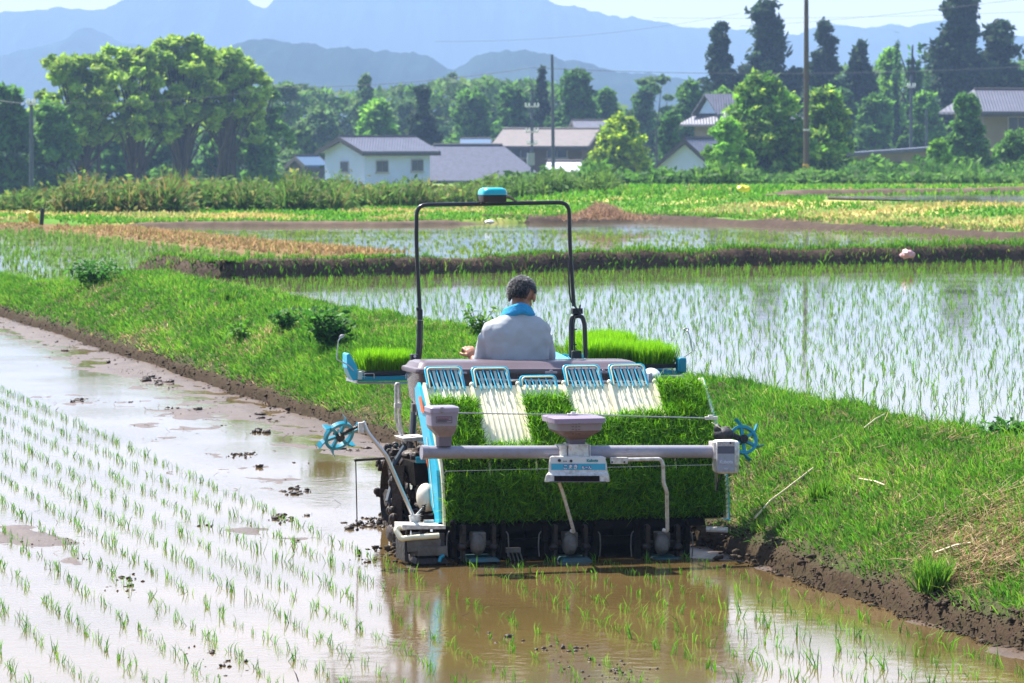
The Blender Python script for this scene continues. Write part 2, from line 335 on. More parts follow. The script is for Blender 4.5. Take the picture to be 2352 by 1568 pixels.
# ------------------------------------------------------------------ the grassy bank beside the field
def sst(a, b, x): t = min(1, max(0, (x-a)/(b-a))); return t*t*(3-2*t)
def bank_profile(u):
    k = sst(55.5, 61, u); k2 = sst(24, 20, u)
    vc = 10.1-1.2*k+.15*k2; zc = .74-.32*k
    zb = .55-.30*k
    return vc, zc, zb
def bank_pt(u, w):
    """w 0..1 base to crest, 1..1.35 over the top to the back"""
    vc, zc, zb = bank_profile(u)
    wob = .10*fbm(u*.45, 1.3, 2.0, 3)+.06*fbm(u*2.3, 4.4, 6, 3)
    v0 = V_BASE-.06+wob
    if w < 0: v = v0+w*2; z = -.1
    elif w <= .06: v = v0+w*1.2+.05*fbm(u*5, 2, 1, 3); z = -.06+w/.06*(.17+.09*fbm(u*2.2, 1, 5, 3))
    elif w <= 1: t = (w-.06)/.94; v = v0+.07+(vc-v0-.07)*t; z = .11+(zc-.11)*(math.sin(t*math.pi/2)**.93)
    else: t = (w-1)/.35; v = vc+t*.55; z = zc+(zb-.12-zc)*t*t*(3-2*t)
    n = fbm(u*1.1, v*1.4, 11, 4)
    amp = min(1, max(0, w*3))*.09
    z += n*amp+min(1, max(0, w*8))*.035*fbm(u*5, v*5, 5, 3)
    p = uv2w(u, v); p.z = z; return p
ws = np.concatenate([[-.1], np.linspace(0, .06, 5), np.linspace(.09, 1, 24), np.linspace(1.06, 1.35, 6)]); ub = np.arange(14, 84, .12)
V = [tuple(bank_pt(u, w)) for u in ub for w in ws]; nu, nv = len(ub), len(ws); idx = np.arange(nu*nv).reshape(nu, nv)
Fq = np.stack([idx[:-1, :-1], idx[:-1, 1:], idx[1:, 1:], idx[1:, :-1]], -1).reshape(-1, 4)
r = np.random.default_rng(8); C = []
for u in ub:
    for w in ws:
        k = .5+.5*fbm(u*1.5, w*6, 3, 3)
        C.append((.05, .03, .019) if w < .085+.08*(k-.5) else ((.03+.05*k, .045+.04*k, .014+.016*k)))
BANKM = mat('bank_soil', (.1, .08, .04), rough=.9, spec=.1, vcol=True, bump=.8, bscale=25, noise=.35, nscale=7)
for nd in BANKM.node_tree.nodes:
    if nd.type == 'MIX': nd.inputs[7].default_value = (.05, .038, .018, 1)
link('grass_bank', mkmesh('grass_bank', V, [Fq], np.array(C), smooth=True), BANKM, kind='structure')
GREENS = [(.07, .24, .014), (.10, .30, .018), (.15, .34, .025), (.05, .17, .014), (.20, .33, .03), (.11, .28, .016)]
DRY = [(.42, .32, .15), (.34, .25, .12), (.5, .4, .22), (.3, .2, .1)]
def bank_grass(name, seed, n, u0, u1, l0, l1, wd, dryb=.0):
    r = np.random.default_rng(seed); uu = []; q = r.uniform(0, 1, n)
    uu = u0+(u1-u0)*q**1.35; ww = r.uniform(.07, 1.16, n)
    P_ = []; N_ = []; C_ = []; Ln = []; Wd = []
    for u, w in zip(uu, ww):
        k = fbm(u*.8+3, w*3.2, 21, 3); k2 = fbm(u*2.6, w*8, 31, 2); patch = fbm(u*.45, w*1.6, 41, 2)
        if w < .12+.07*k2 and r.uniform() < .75: continue
        p = bank_pt(u, w); p.z -= .006; P_.append(tuple(p))
        sl_ = max(0, 1-w); N_.append(tuple(Uv*1.0-Rv*(.25+.35*sl_)*(w < 1)+Vector((0, -.1, 0))))
        dry = r.uniform() < (.025+max(0, k2-.05)*1.1+max(0, .22-w)*1.2+max(0, patch-.05)*1.1+dryb)
        c = DRY[r.integers(0, 4)] if dry else GREENS[min(5, int(max(0, r.normal(2.5+5*k, 1.6))))]
        f = 1+.7*k+r.uniform(-.2, .2); C_.append([x*f for x in c])
        Ln.append(r.uniform(l0, l1)*(.75+.6*max(0, k+.3))*(.6 if dry else 1)); Wd.append(wd*r.uniform(.7, 1.3))
    scatter_blades(name, np.array(P_), np.array(Ln), np.array(Wd), np.clip(np.array(C_), .005, .9), up=np.array(N_), jit=.5, seed=seed+1, bend=.5)
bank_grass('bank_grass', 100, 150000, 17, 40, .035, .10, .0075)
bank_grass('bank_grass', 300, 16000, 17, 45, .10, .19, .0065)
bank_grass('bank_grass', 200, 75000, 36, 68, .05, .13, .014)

# straw lying on the slope, in matted heaps at the right and single stems
r = np.random.default_rng(44); PT = []; UPD = []; LN = []; WD = []
def zbank(px, py):
    best = (9, 30, 1)
    d = ray(px, py)
    for t in np.linspace(17, 62, 900):
        p = CAM+d*t; u, v = p.dot(Fv), p.dot(Rv)
        vc, zc, zb = bank_profile(u)
        if v < V_BASE: continue
        w = .06+(v-V_BASE)/(vc-V_BASE)*.94
        if w > 1.2: break
        q = bank_pt(u, w)
        if p.z <= q.z+.01: return u, w
        if p.z-q.z < best[0] and w < 1.1: best = (p.z-q.z, u, w)
    return best[1], best[2]
def straw_patch(cx, cy, su, sw_, n, l):
    hit = zbank(cx, cy)
    if not hit: return
    for _ in range(n):
        u = hit[0]+r.normal(0, su); w = min(1.1, max(.1, hit[1]+r.normal(0, sw_)))
        p = bank_pt(u, w); p.z += r.uniform(.0, .05); PT.append(tuple(p)); a = r.normal(.3, .8)
        UPD.append((math.cos(a), math.sin(a), r.normal(.05, .25))); LN.append(l*r.uniform(.5, 1.3)); WD.append(r.uniform(.004, .007))
straw_patch(2240, 1270, .45, .06, 4200, .15); straw_patch(2320, 1180, .45, .08, 2400, .16); straw_patch(2170, 1310, .3, .04, 600, .14)
straw_patch(2330, 1060, .3, .05, 250, .14); straw_patch(2150, 1000, .8, .05, 300, .12); straw_patch(1950, 1070, .5, .05, 120, .12); straw_patch(1860, 1120, .5, .06, 120, .1)
straw_patch(1830, 1060, .5, .05, 120, .1); straw_patch(850, 740, 1.2, .07, 300, .14); straw_patch(1000, 765, 1, .05, 260, .14); straw_patch(880, 960, .6, .05, 200, .1); straw_patch(940, 990, .5, .05, 150, .1)
straw_patch(540, 650, 2, .04, 260, .15); straw_patch(720, 690, 2, .05, 260, .15); straw_patch(210, 640, 1.5, .06, 200, .15); straw_patch(1700, 1190, .5, .06, 200, .12); straw_patch(1740, 1130, .6, .06, 150, .12)
for _ in range(900):
    u = r.uniform(18, 60); w = r.uniform(.12, 1.1); p = bank_pt(u, w); p.z += r.uniform(.0, .03); PT.append(tuple(p)); a = r.uniform(0, 6.3)
    UPD.append((math.cos(a), math.sin(a), r.normal(.15, .3))); LN.append(r.uniform(.05, .2)); WD.append(r.uniform(.003, .006))
n = len(PT)
scatter_blades('straw_scatter', np.array(PT), np.array(LN), np.array(WD), palette(n, [(.42, .29, .15), (.34, .22, .11), (.55, .42, .24), (.22, .14, .07)], r), up=np.array(UPD), jit=.1, seed=9, bend=.15)
# long single stems
def stalk(pts, rad, lab):
    m = MB(); q = []
    for px, py in pts:
        h = zbank(px, py); p = bank_pt(*h) if h else onz(px, py, .4); p.z += .045; q.append(p)
    o = q[0].copy(); mb = MB().tube(q, rad, 5); ob = mb.build('straw_stalk', STRAWM, origin=o); tag(ob, lab, 'straw stalk', 'long straw stalks on the bank')
STRAWM = mat('straw', (.62, .5, .3), rough=.6)
stalk([(1730, 1203), (1762, 1165), (1800, 1140), (1865, 1092)], .007, 'long pale straw stalk slanting up the bank behind the machine')
stalk([(1965, 1112), (2000, 1118), (2025, 1128)], .006, 'short pale straw stalk curving across the middle of the right bank')
stalk([(2140, 1288), (2190, 1272), (2230, 1262)], .006, 'pale straw stalk sticking out of the brown straw heap')
stalk([(1985, 995), (2010, 975), (2032, 962)], .005, 'thin pale straw stalk near the crest of the right bank')

# broad leaved weeds on the bank
WEED = [(.05, .19, .02), (.08, .25, .03), (.035, .13, .02)]
def leaf_cards(C, size, col, r, flat=.6):
    n = len(C); nrm = r.normal(0, 1, (n, 3)); nrm[:, 2] = np.abs(nrm[:, 2])+flat; nrm /= np.linalg.norm(nrm, axis=1, keepdims=True)
    a = r.normal(0, 1, (n, 3)); a -= nrm*(a*nrm).sum(1, keepdims=True); a /= np.linalg.norm(a, axis=1, keepdims=True); b = np.cross(nrm, a)
    s = (size*r.uniform(.6, 1.3, n))[:, None]
    V = np.stack([C-a*s, C-b*s*.45-nrm*s*.1, C+a*s, C+b*s*.45-nrm*s*.1], 1).reshape(-1, 3)
    i = np.arange(n)[:, None]*4
    return V, [i+np.array([[0, 1, 2, 3]])], np.repeat(col, 4, 0)
def weed(px, py, rad, hgt, lab, seed, n=500, ls=.035, cols=WEED, u=None, w=None):
    h = zbank(px, py) if u is None else (u, w); p = bank_pt(*h)
    r = np.random.default_rng(seed); e = empty('leafy_weed', p, lab, 'weed', 'leafy weeds on the bank')
    st = MB(); tips = []
    for k in range(14):
        a = r.uniform(0, 6.3); q = p+Vector((math.cos(a)*rad*r.uniform(.2, 1), math.sin(a)*rad*r.uniform(.2, 1), hgt*r.uniform(.5, 1)))
        st.tube([p, p.lerp(q, .5)+Vector((0, 0, hgt*.12)), q], .004, 5); tips.append(q)
    st.build('stem', mat('weed_stem', (.10, .16, .04), rough=.6), e)
    C = []
    for _ in range(n):
        q = tips[r.integers(0, 14)]; t = r.uniform(.25, 1.05); c = p.lerp(q, t); C.append((c.x+r.normal(0, rad*.22), c.y+r.normal(0, rad*.22), c.z+r.normal(0, hgt*.1)+.01))
    C = np.array(C)-np.array(p); V, F_, Cc = leaf_cards(C, ls, palette(n, cols, r, .3), r, .9)
    link('leaves', mkmesh('leaves', V, F_, Cc), LEAF, e)
weed(745, 800, .26, .42, 'large dark green leafy weed beside the left seedling shelf', 1, 700, .05)
weed(222, 655, .4, .38, 'dark green leafy weed high on the far left end of the bank', 2, 600, .05)
weed(2318, 988, .16, .12, 'low dark leafy weed on the crest at the right edge', 4, 200, .035)
weed(1098, 775, .16, .3, 'leafy weed on the crest just left of the seated man', 5, 260, .035, GREENS)
weed(650, 760, .2, .25, 'middling leafy weed left of the large dark weed', 6, 260, .04)
weed(550, 790, .16, .3, 'bushy mid green weed in the middle of the left bank', 7, 240, .035, GREENS)
def tuft(px, py, rad, hgt, lab, seed, n=260):
    h = zbank(px, py); p = bank_pt(*h); r = np.random.default_rng(seed)
    pts = np.array([[p.x+r.normal(0, rad*.4), p.y+r.normal(0, rad*.4), p.z-.01] for _ in range(n)])
    D = (pts-np.array(p))*5+np.array([0, 0, 1]); o = scatter_blades('grass_tuft', pts, r.uniform(.5, 1.1, n)*hgt, r.uniform(.006, .011, n), palette(n, GREENS[1:], r), up=D, jit=.2, seed=seed, origin=tuple(p), bend=.5, kind='thing')
    tag(o, lab, 'grass tuft', 'tall grass tufts on the bank')
tuft(2140, 1355, .09, .24, 'tall bright green grass tuft low on the right bank above the mud', 21, 320)
tuft(1880, 1150, .08, .18, 'bright grass tuft in the middle of the right bank', 22, 200)
tuft(520, 690, .1, .2, 'small bright grass tuft near the crest of the left bank', 23, 180)

# ------------------------------------------------------------------ upper paddies and ridges
ZU, Z2 = .62, .45
R1 = [(272, 624), (330, 631), (420, 638), (500, 641), (800, 634), (1176, 626), (1700, 611), (2100, 604), (2700, 592)]
R1w = [onz(a, b, ZU) for a, b in R1]
sheet('upper_paddy_water', [uv2w(8, 10.45), uv2w(8, 26), uv2w(60, 30)]+[p+Vector((0, .25, 0)) for p in R1w[::-1]][:-1]+[uv2w(57, 10.0)], ZU, WAT1)
def ridge(name, line, width, hgt, zb, m, seed, back=None, colf=None, step=.12, ns=11):
    """earth ridge swept along a line; returns sampler"""
    line = [Vector((p.x, p.y, 0)) for p in line]; segs = []; tot = 0
    for a, b in zip(line, line[1:]): segs.append((tot, (b-a).length, a, b)); tot += (b-a).length
    back = zb if back is None else back
    def pt(s, w):
        for t0, l, a, b in segs:
            if s <= t0+l or (t0, l, a, b) == segs[-1]:
                t = min(1, (s-t0)/l); c = a.lerp(b, t); d = (b-a).normalized(); break
        nrm = Vector((-d.y, d.x, 0)); n1 = fbm(s*.9, seed, 2, 3); n2 = fbm(s*4, w*5, seed, 3)
        wv = [0, .10, .2, .35, .75, 1.0]; zz = [-.15, .35, .85, 1, .95, -.1]; z = np.interp(w, wv, zz)
        hh = hgt*sst(-.1, 1.5, s)*sst(-.1, 1.5, tot-s)*(1+.28*n1+.35*fbm(s*.3, seed, 8, 2)); zl = zb if w < .5 else back
        q = c+nrm*(w*width+.10*n1+.06*n2); q.z = (zl+hh*z if z < 0 else zl*(1-z)+(zb+hh)*z)+.05*n2*hgt/.25; return q
    nsn = int(tot/step); V = [tuple(pt(i*step, w)) for i in range(nsn+1) for w in np.linspace(0, 1, ns)]
    idx = np.arange((nsn+1)*ns).reshape(nsn+1, ns); Fq = np.stack([idx[:-1, :-1], idx[1:, :-1], idx[1:, 1:], idx[:-1, 1:]], -1).reshape(-1, 4)
    link(name, mkmesh(name, V, [Fq], smooth=True), m, kind='structure'); return pt, tot
DIRT = mat('ridge_earth', (.05, .033, .024), rough=.9, spec=.1, noise=.5, nscale=4, dark=(.12, .085, .06), bump=.9, bscale=14)
DIRTP = mat('pale_ridge_earth', (.16, .115, .08), rough=.9, spec=.1, noise=.5, nscale=2, bump=.4, bscale=8)
pt1, tot1 = ridge('earth_ridge', R1w, .8, .27, ZU, DIRT, 4.0, back=Z2)
def ridge_grass(name, pt, tot, n, w0, w1, l0, l1, wd, pal, seed, clump=.5, s0=0):
    r = np.random.default_rng(seed); P_ = []; Ln = []
    for _ in range(n):
        s = r.uniform(s0, tot); k = fbm(s*.7, 5, seed, 3); k3 = fbm(s*3, 1, seed, 2)
        if r.uniform() > .5+k*clump*2+.4*k3: continue
        w = r.uniform(w0, w1); P_.append(tuple(pt(s, w))); Ln.append(r.uniform(l0, l1)*(1+max(0, k3)*1.6))
    n = len(P_); scatter_blades(name, np.array(P_)-np.array([0, 0, .01]), np.array(Ln), r.uniform(.7, 1.3, n)*wd, palette(n, pal, r, .25), jit=.35, seed=seed, bend=.4)
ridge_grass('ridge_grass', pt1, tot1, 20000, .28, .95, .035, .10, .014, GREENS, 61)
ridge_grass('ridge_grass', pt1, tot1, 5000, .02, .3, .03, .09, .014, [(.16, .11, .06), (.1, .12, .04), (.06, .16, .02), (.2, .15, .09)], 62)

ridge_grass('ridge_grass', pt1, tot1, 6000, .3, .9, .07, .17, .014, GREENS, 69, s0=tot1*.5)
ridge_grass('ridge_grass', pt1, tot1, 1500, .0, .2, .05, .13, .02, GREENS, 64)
ZL = .30
OR = [(-120, 534), (0, 529), (100, 528), (200, 540), (300, 551), (450, 568), (600, 583), (720, 594), (840, 601)]
ORw = [onz(a, b, ZL) for a, b in OR]
sheet('left_paddy_water', [uv2w(58.5, 9.3), uv2w(57.5, 10.6)]+[R1w[0]+Vector((0, .5, 0)), R1w[3]+Vector((0, .8, 0)), onz(840, 604, ZL)]+ORw[::-1]+[Vector((-22, 70, 0)), uv2w(62, 8.9)], ZL, WAT1)
ORM = mat('dead_grass_ridge_earth', (.22, .15, .07), rough=.95, spec=.1, noise=.4, nscale=2)
pto, toto = ridge('dry_grass_ridge', ORw[::-1], -1.5, .15, ZL, ORM, 9.0, back=Z2-.04, step=.3)
ridge_grass('dead_ridge_grass', pto, toto, 22000, .05, .95, .04, .12, .03, [(.42, .27, .12), (.36, .22, .10), (.5, .34, .17), (.28, .18, .08), (.25, .27, .06)], 63, clump=.1)
R2 = [(250, 523), (420, 520), (700, 519), (900, 519), (1060, 516), (1130, 514)]
R2w = [onz(a, b, Z2) for a, b in R2]
R2b = [(1130, 512), (1300, 511), (1440, 508), (1600, 512), (1800, 522), (2000, 532), (2200, 542), (2352, 549), (2700, 562)]
R2bw = [onz(a, b, Z2) for a, b in R2b]
sheet('middle_paddy_water', [R1w[3]+Vector((0, .75, 0)), R1w[5]+Vector((0, .75, 0)), R1w[8]+Vector((0, .75, 0))]+[R2bw[-1]+Vector((1, .3, 0))]+[p+Vector((0, .4, 0)) for p in R2bw[::-1]]+[p+Vector((0, .4, 0)) for p in R2w[::-1]]+[p+Vector((.6, 1.2, 0)) for p in ORw[3:]], Z2, WAT1)
pt2, tot2 = ridge('far_earth_ridge', R2w, .8, .11, Z2, DIRTP, 12.0, back=Z2+.1, step=.25)
pt3, tot3 = ridge('right_earth_ridge', R2bw, 1.1, .16, Z2, DIRT, 15.0, back=Z2+.2, step=.25)

ridge_grass('ridge_grass', pt3, tot3, 5000, .35, 1.0, .05, .12, .03, GREENS[:3]+[(.3, .26, .1)], 65, clump=.2)
ridge_grass('ridge_grass', pt2, tot2, 2500, .55, 1.0, .04, .10, .03, GREENS[:3]+[(.4, .34, .14)], 66, clump=.2)
# gently rolling fields behind, dropping away to the village
def ylim(x):
    if x < R2w[0].x+.6: return float(np.interp(x, [p.x for p in ORw[:4]]+[R2w[0].x+.6], [p.y+1.2 for p in ORw[:4]]+[R2w[0].y+.9]))
    return float(np.interp(x, [p.x for p in R2w+R2bw[1:]], [p.y for p in R2w+R2bw[1:]]))+.75
def gz(x, y):
    k = sst(-1, 3, x); off = y-ylim(x)
    z = (.55+.03*sst(0, 10, off))*(1-k)+(.60+.30*sst(1, 16, off))*k
    z += (-z+.32)*sst(125, 190, y)
    z -= 3.4*sst(190, 285, y)+1.4*sst(285, 420, y)
    z -= .9*sst(-3, -25, x)*sst(105, 180, y)
    return z
def is_field(x, y): return True
ys = np.concatenate([[-.3], np.arange(0, 45, .7), np.arange(46, 200, 4), np.arange(210, 500, 25), [600, 800, 1200, 1600]])
xs = np.linspace(-1, 1, 70)
V = []; C = []
for y in ys:
    for t in xs:
        x = t*(26+max(0, y)*.30); o_ = y; yy = ylim(x)+o_
        z = gz(x, yy)+.04*fbm(x*.3, yy*.3, 3, 3)-(.25 if o_ < 0 else 0)
        V.append((x, yy, z))
idx = np.arange(len(V)).reshape(len(ys), len(xs)); Fq = np.stack([idx[:-1, :-1], idx[:-1, 1:], idx[1:, 1:], idx[1:, :-1]], -1).reshape(-1, 4)
def ground_mat():
    m = bpy.data.materials.new('field_grass'); m.use_nodes = True; nt = m.node_tree; b = nt.nodes['Principled BSDF']; b.inputs['Roughness'].default_value = .95; b.inputs['Specular IOR Level'].default_value = .05
    g = nt.nodes.new('ShaderNodeNewGeometry'); mp = nt.nodes.new('ShaderNodeMapping'); mp.inputs['Scale'].default_value = (.35, .22, 1); nt.links.new(g.outputs['Position'], mp.inputs[0])
    n = nt.nodes.new('ShaderNodeTexNoise'); n.inputs['Scale'].default_value = 1.2; n.inputs['Detail'].default_value = 8; nt.links.new(mp.outputs[0], n.inputs['Vector'])
    cr = nt.nodes.new('ShaderNodeValToRGB'); e = cr.color_ramp.elements; e[0].position = .40; e[0].color = (.09, .21, .03, 1); e[1].position = .60; e[1].color = (.50, .40, .14, 1)
    x = e.new(.5); x.color = (.17, .25, .05, 1)
    nt.links.new(n.outputs[0], cr.inputs[0]); nt.links.new(cr.outputs[0], b.inputs['Base Color']); return m
link('fields', mkmesh('fields', V, [Fq], smooth=True), ground_mat(), kind='structure')
# lowest sheet under everything
link('ground', mkmesh('ground', [(-3700, -60, -5.6), (3700, -60, -5.6), (3700, 5100, -5.6), (-3700, 5100, -5.6)], [[(0, 1, 2, 3)]]), mat('low_ground', (.05, .09, .025), rough=1, spec=0, noise=.4, nscale=.05), kind='structure')
# third paddy high at the right and the pale edge behind it
ZT = .945
P3 = [onz(1900, 455, ZT), onz(2200, 462, ZT), onz(2700, 475, ZT), onz(2700, 443, ZT), onz(2352, 444, ZT), onz(1900, 450, ZT)]
sheet('high_paddy_water', P3, ZT, WAT1)
pt4, tot4 = ridge('high_field_edge', [onz(1785, 448, ZT), onz(2000, 445, ZT), onz(2352, 440, ZT), onz(2700, 436, ZT)], 1.2, .14, ZT, DIRTP, 22.0, step=.4, back=ZT-.1)

# grass on the far fields: green and straw coloured patches
def field_grass(name, n, xr, yr, seed, l0, l1, wd, yel, dens=None, zoff=0):
    r = np.random.default_rng(seed); P_ = []; Cc = []; Ln = []
    for _ in range(n):
        y = r.uniform(*yr); hw = y*.145; x = r.uniform(max(-hw, xr[0]), min(hw, xr[1])) if xr[1] > -hw and xr[0] < hw else 0
        if y < ylim(x)-.2: continue
        z = gz(x, y); py = HZ+(CH-z)*FP/y; px = W/2+x*FP/y
        if px > 1890 and 444 < py < 466 and y < 116: continue
        k = fbm(x*.25, y*.16, seed, 4)+yel(px, py)
        if k > .12: c = [(.44, .38, .13), (.38, .29, .11), (.5, .42, .17), (.25, .33, .06)][r.integers(0, 4)]
        else: c = GREENS[r.integers(0, 6)]
        P_.append((x, y, z-.02+zoff)); Cc.append(c); Ln.append(r.uniform(l0, l1))
    n = len(P_); scatter_blades(name, np.array(P_), np.array(Ln), r.uniform(.7, 1.4, n)*wd, np.array(Cc)*r.uniform(.8, 1.2, (n, 1)), jit=.45, seed=seed)
def yelf(px, py):
    v = -.12
    if px < 1120: v = .12 if 482 < py < 506 else -.15
    elif px > 1430:
        if 468 < py < 530: v = .14
        if py > 505 and px > 2100: v = .2
        if 410 < py < 430 and px > 2000: v = .25
        if 440 < py < 465: v = -.4
    return v
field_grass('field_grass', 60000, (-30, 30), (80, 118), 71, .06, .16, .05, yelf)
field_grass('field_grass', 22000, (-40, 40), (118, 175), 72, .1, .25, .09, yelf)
# brown heap of cut stems beside the middle paddy
r = np.random.default_rng(90); c = onz(1385, 497, .72); n = 2600
pts = np.array([[c.x+r.normal(0, .45), c.y+r.normal(0, 1.2), 0] for _ in range(n)]); pts[:, 2] = .66+.34*np.exp(-((pts[:, 0]-c.x)/.5)**2)*r.uniform(0, 1, n)
o = scatter_blades('brushwood_heap', pts, r.uniform(.08, .2, n), r.uniform(.015, .03, n), palette(n, [(.30, .17, .11), (.24, .15, .08), (.38, .24, .15)], r), jit=.9, seed=91, kind='thing', origin=tuple(c))
tag(o, 'brown heap of dry cut stems on the edge of the middle paddy', 'brushwood heap')

# ------------------------------------------------------------------ rice seedlings standing in the paddies
RICE = [(.11, .33, .015), (.15, .38, .02), (.08, .26, .015), (.2, .40, .03)]
def rice_pts_near():
    r = np.random.default_rng(303); out = []
    rows = [7.06-.75+.3*k for k in range(6)]
    for v in rows:
        u = 16.0
        while u < 24.05: out.append((u+r.normal(0, .025), v+r.normal(0, .018))); u += .175*r.uniform(.85, 1.15)
    v = 5.82
    while v > -6:
        u = 16
        while u < 66:
            if r.uniform() < .93: out.append((u+r.normal(0, .03), v+r.normal(0, .022)))
            u += .175*r.uniform(.85, 1.15)
        v -= .3
    res = []
    for u, v in out:
        p = uv2w(u, v); px = W/2+p.x/p.y*FP; py = HZ+CH/p.y*FP
        if -60 < px < W+60 and py < H+70: res.append(p)
    return res
near = rice_pts_near(); near.sort(key=lambda p: p.y)
inframe = [p for p in near if HZ+CH/p.y*FP < H+5 and -5 < W/2+p.x/p.y*FP < W+5]
first = inframe[:300]; firstset = set(id(p) for p in first); rest = [p for p in near if id(p) not in firstset]
protos = []
for k in range(10):
    r = np.random.default_rng(500+k); n = int(r.integers(4, 8))
    pts = np.stack([r.normal(0, .012, n), r.normal(0, .012, n), np.full(n, -.01)], 1)
    V, F_, Cc = blades(pts, np.stack([r.normal(0, .28, n), r.normal(0, .28, n), np.ones(n)], 1), r.uniform(.05, .105, n), r.uniform(.0036, .0055, n), palette(n, RICE, r), .75, 500+k)
    me = mkmesh('rice_seedling', V, F_, Cc); me.materials.append(LEAF); protos.append(me)
random.seed(4)
for p in first:
    o = link('rice_seedling', random.choice(protos), LEAF, loc=(p.x, p.y, 0))
    o.rotation_euler = (0, 0, random.uniform(0, 6.28)); s = random.uniform(.75, 1.2)*(1.35 if p.dot(Rv) > 6.1 else .95); o.scale = (s, s, s*random.uniform(.85, 1.1))
    tag(o, 'small green rice seedling newly planted in the nearest rows of muddy water', 'rice seedling', 'nearest rice seedlings')
def rice_mass(name, P_, seed, nb, l0, l1, wd, pal=RICE, spread=.014):
    r = np.random.default_rng(seed); P_ = np.array([tuple(p) for p in P_]); k = len(P_)
    pts = np.repeat(P_, nb, 0); n = len(pts); pts[:, :2] += r.normal(0, spread, (n, 2)); s = np.repeat(r.uniform(.6, 1.2, k), nb)
    scatter_blades(name, pts, r.uniform(l0, l1, n)*s, wd*r.uniform(.7, 1.3, n), palette(n, pal, r, .2), jit=.26, seed=seed, bend=.6)
rice_mass('rice_seedling_rows', rest, 31, 5, .045, .095, .0052)
# upper paddy: denser young rice in rows running away to the left
r = np.random.default_rng(32); out = []
v = 10.7
while v < 26:
    u = 14
    while u < 66:
        p = uv2w(u+r.normal(0, .04), v+r.normal(0, .03)); px = W/2+p.x/p.y*FP
        if -40 < px < W+60:
            yl = np.interp(p.x, [q.x for q in R1w], [q.y for q in R1w])
            if p.y < yl-.1 and r.uniform() < .9: p.z = ZU; out.append(p)
        u += .18*r.uniform(.8, 1.2)
    v += .3
rice_mass('upper_rice_rows', out, 33, 4, .05, .105, .0065, RICE)
def fill_rice(name, poly_test, xr, yr, z, seed, n, l0, l1, wd, pal):
    r = np.random.default_rng(seed); out = []
    for _ in range(n):
        x = r.uniform(*xr); y = r.uniform(*yr); 
        u = Vector((x, y, 0)).dot(Fv); v = round(Vector((x, y, 0)).dot(Rv)/.3)*.3; p = uv2w(u, v)+Vector((r.normal(0, .03), 0, z))
        if poly_test(p.x, p.y): out.append(p)
    rice_mass(name, out, seed, 4, l0, l1, wd, pal)
ol = lambda x: np.interp(x, [p.x for p in ORw], [p.y for p in ORw])
fill_rice('left_rice_rows', lambda x, y: y < ol(x)-.2 and y > np.interp(x, [-9, -6, -3], [61, 62, 64]) and x < -.3, (-16, 0), (60, 104), ZL, 34, 8000, .07, .15, .016, [(.13, .33, .03), (.2, .38, .05), (.17, .3, .05)])
yf = lambda x: ylim(x)-.75
r1y = lambda x: np.interp(x, [q.x for q in R1w], [q.y for q in R1w])
orl = lambda y: np.interp(y, [ORw[8].y, ORw[4].y, ORw[2].y], [ORw[8].x+1.5, ORw[4].x+1.5, ORw[2].x+2])
fill_rice('middle_rice_rows', lambda x, y: r1y(x)+1 < y < yf(x)-.1 and x > orl(y), (-10, 14), (62, 93), Z2, 35, 6500, .04, .08, .014, [(.20, .36, .03), (.28, .40, .05), (.16, .32, .03)])
# ------------------------------------------------------------------ mountains and hills
FOREST = mat('forest_slope', (.02, .04, .022), rough=1, spec=0, noise=.75, nscale=.012)
def mountain(name, sil, Y, depth, seed, amp, m=FOREST):
    px = np.arange(-700, 3100, 7); sy = np.interp(px, [a for a, b in sil], [b for a, b in sil]); T = np.linspace(0, 1.25, 26); V = []
    for x, y in zip(px, sy):
        top = CH+(HZ-y)*Y/FP; top += 2.2*amp*fbm(x*.011, 1, seed, 4)*Y/FP+amp*1.1*fbm(x*.05, 2, seed, 4)*Y/FP
        for t in T:
            h = math.sin(min(1, t)*math.pi/2)**1.3 if t <= 1 else 1-(t-1)*1.6
            yy = Y-depth*(1-t); spur = fbm(x*.012+t*.6, t*2.2, seed+5, 4)
            z = -5.8+(top+5.8)*h*(1+.9*spur*(1-t)*(t > 0)*(t < 1))
            V.append(((x-W/2)/FP*Y*(1-(1-t)*.0), yy, min(z, top) if t < 1 else z))
    nx, ny = len(px), len(T); idx = np.arange(nx*ny).reshape(nx, ny)
    Fq = np.stack([idx[:-1, :-1], idx[1:, :-1], idx[1:, 1:], idx[:-1, 1:]], -1).reshape(-1, 4)
    link(name, mkmesh(name, V, [Fq], smooth=True), m, kind='structure')
mountain('mountain', [(-700, 120), (-200, 70), (0, 40), (60, 28), (200, 26), (330, 8), (480, -10), (560, -8), (618, 20), (660, -8), (850, -45), (1100, -30), (1250, 5), (1330, 25), (1450, 45), (1560, 62), (1700, 72), (1830, 80), (1900, 58), (2000, 66), (2080, 62), (2150, 52), (2250, 80), (2352, 88), (2600, 120), (3100, 150)], 4400, 900, 3, 7)
mountain('hill', [(-700, 190), (-100, 140), (60, 128), (150, 96), (215, 74), (290, 98), (420, 125), (560, 150), (800, 190), (1000, 270), (1200, 330), (3100, 330)], 3300, 600, 8, 8)
mountain('wooded_hill', [(-700, 330), (400, 250), (480, 150), (545, 108), (610, 92), (660, 98), (720, 104), (800, 122), (880, 116), (960, 128), (1040, 152), (1100, 130), (1160, 117), (1240, 126), (1330, 145), (1450, 170), (1600, 190), (1900, 230), (2300, 250), (3100, 300)], 2100, 500, 5, 9)

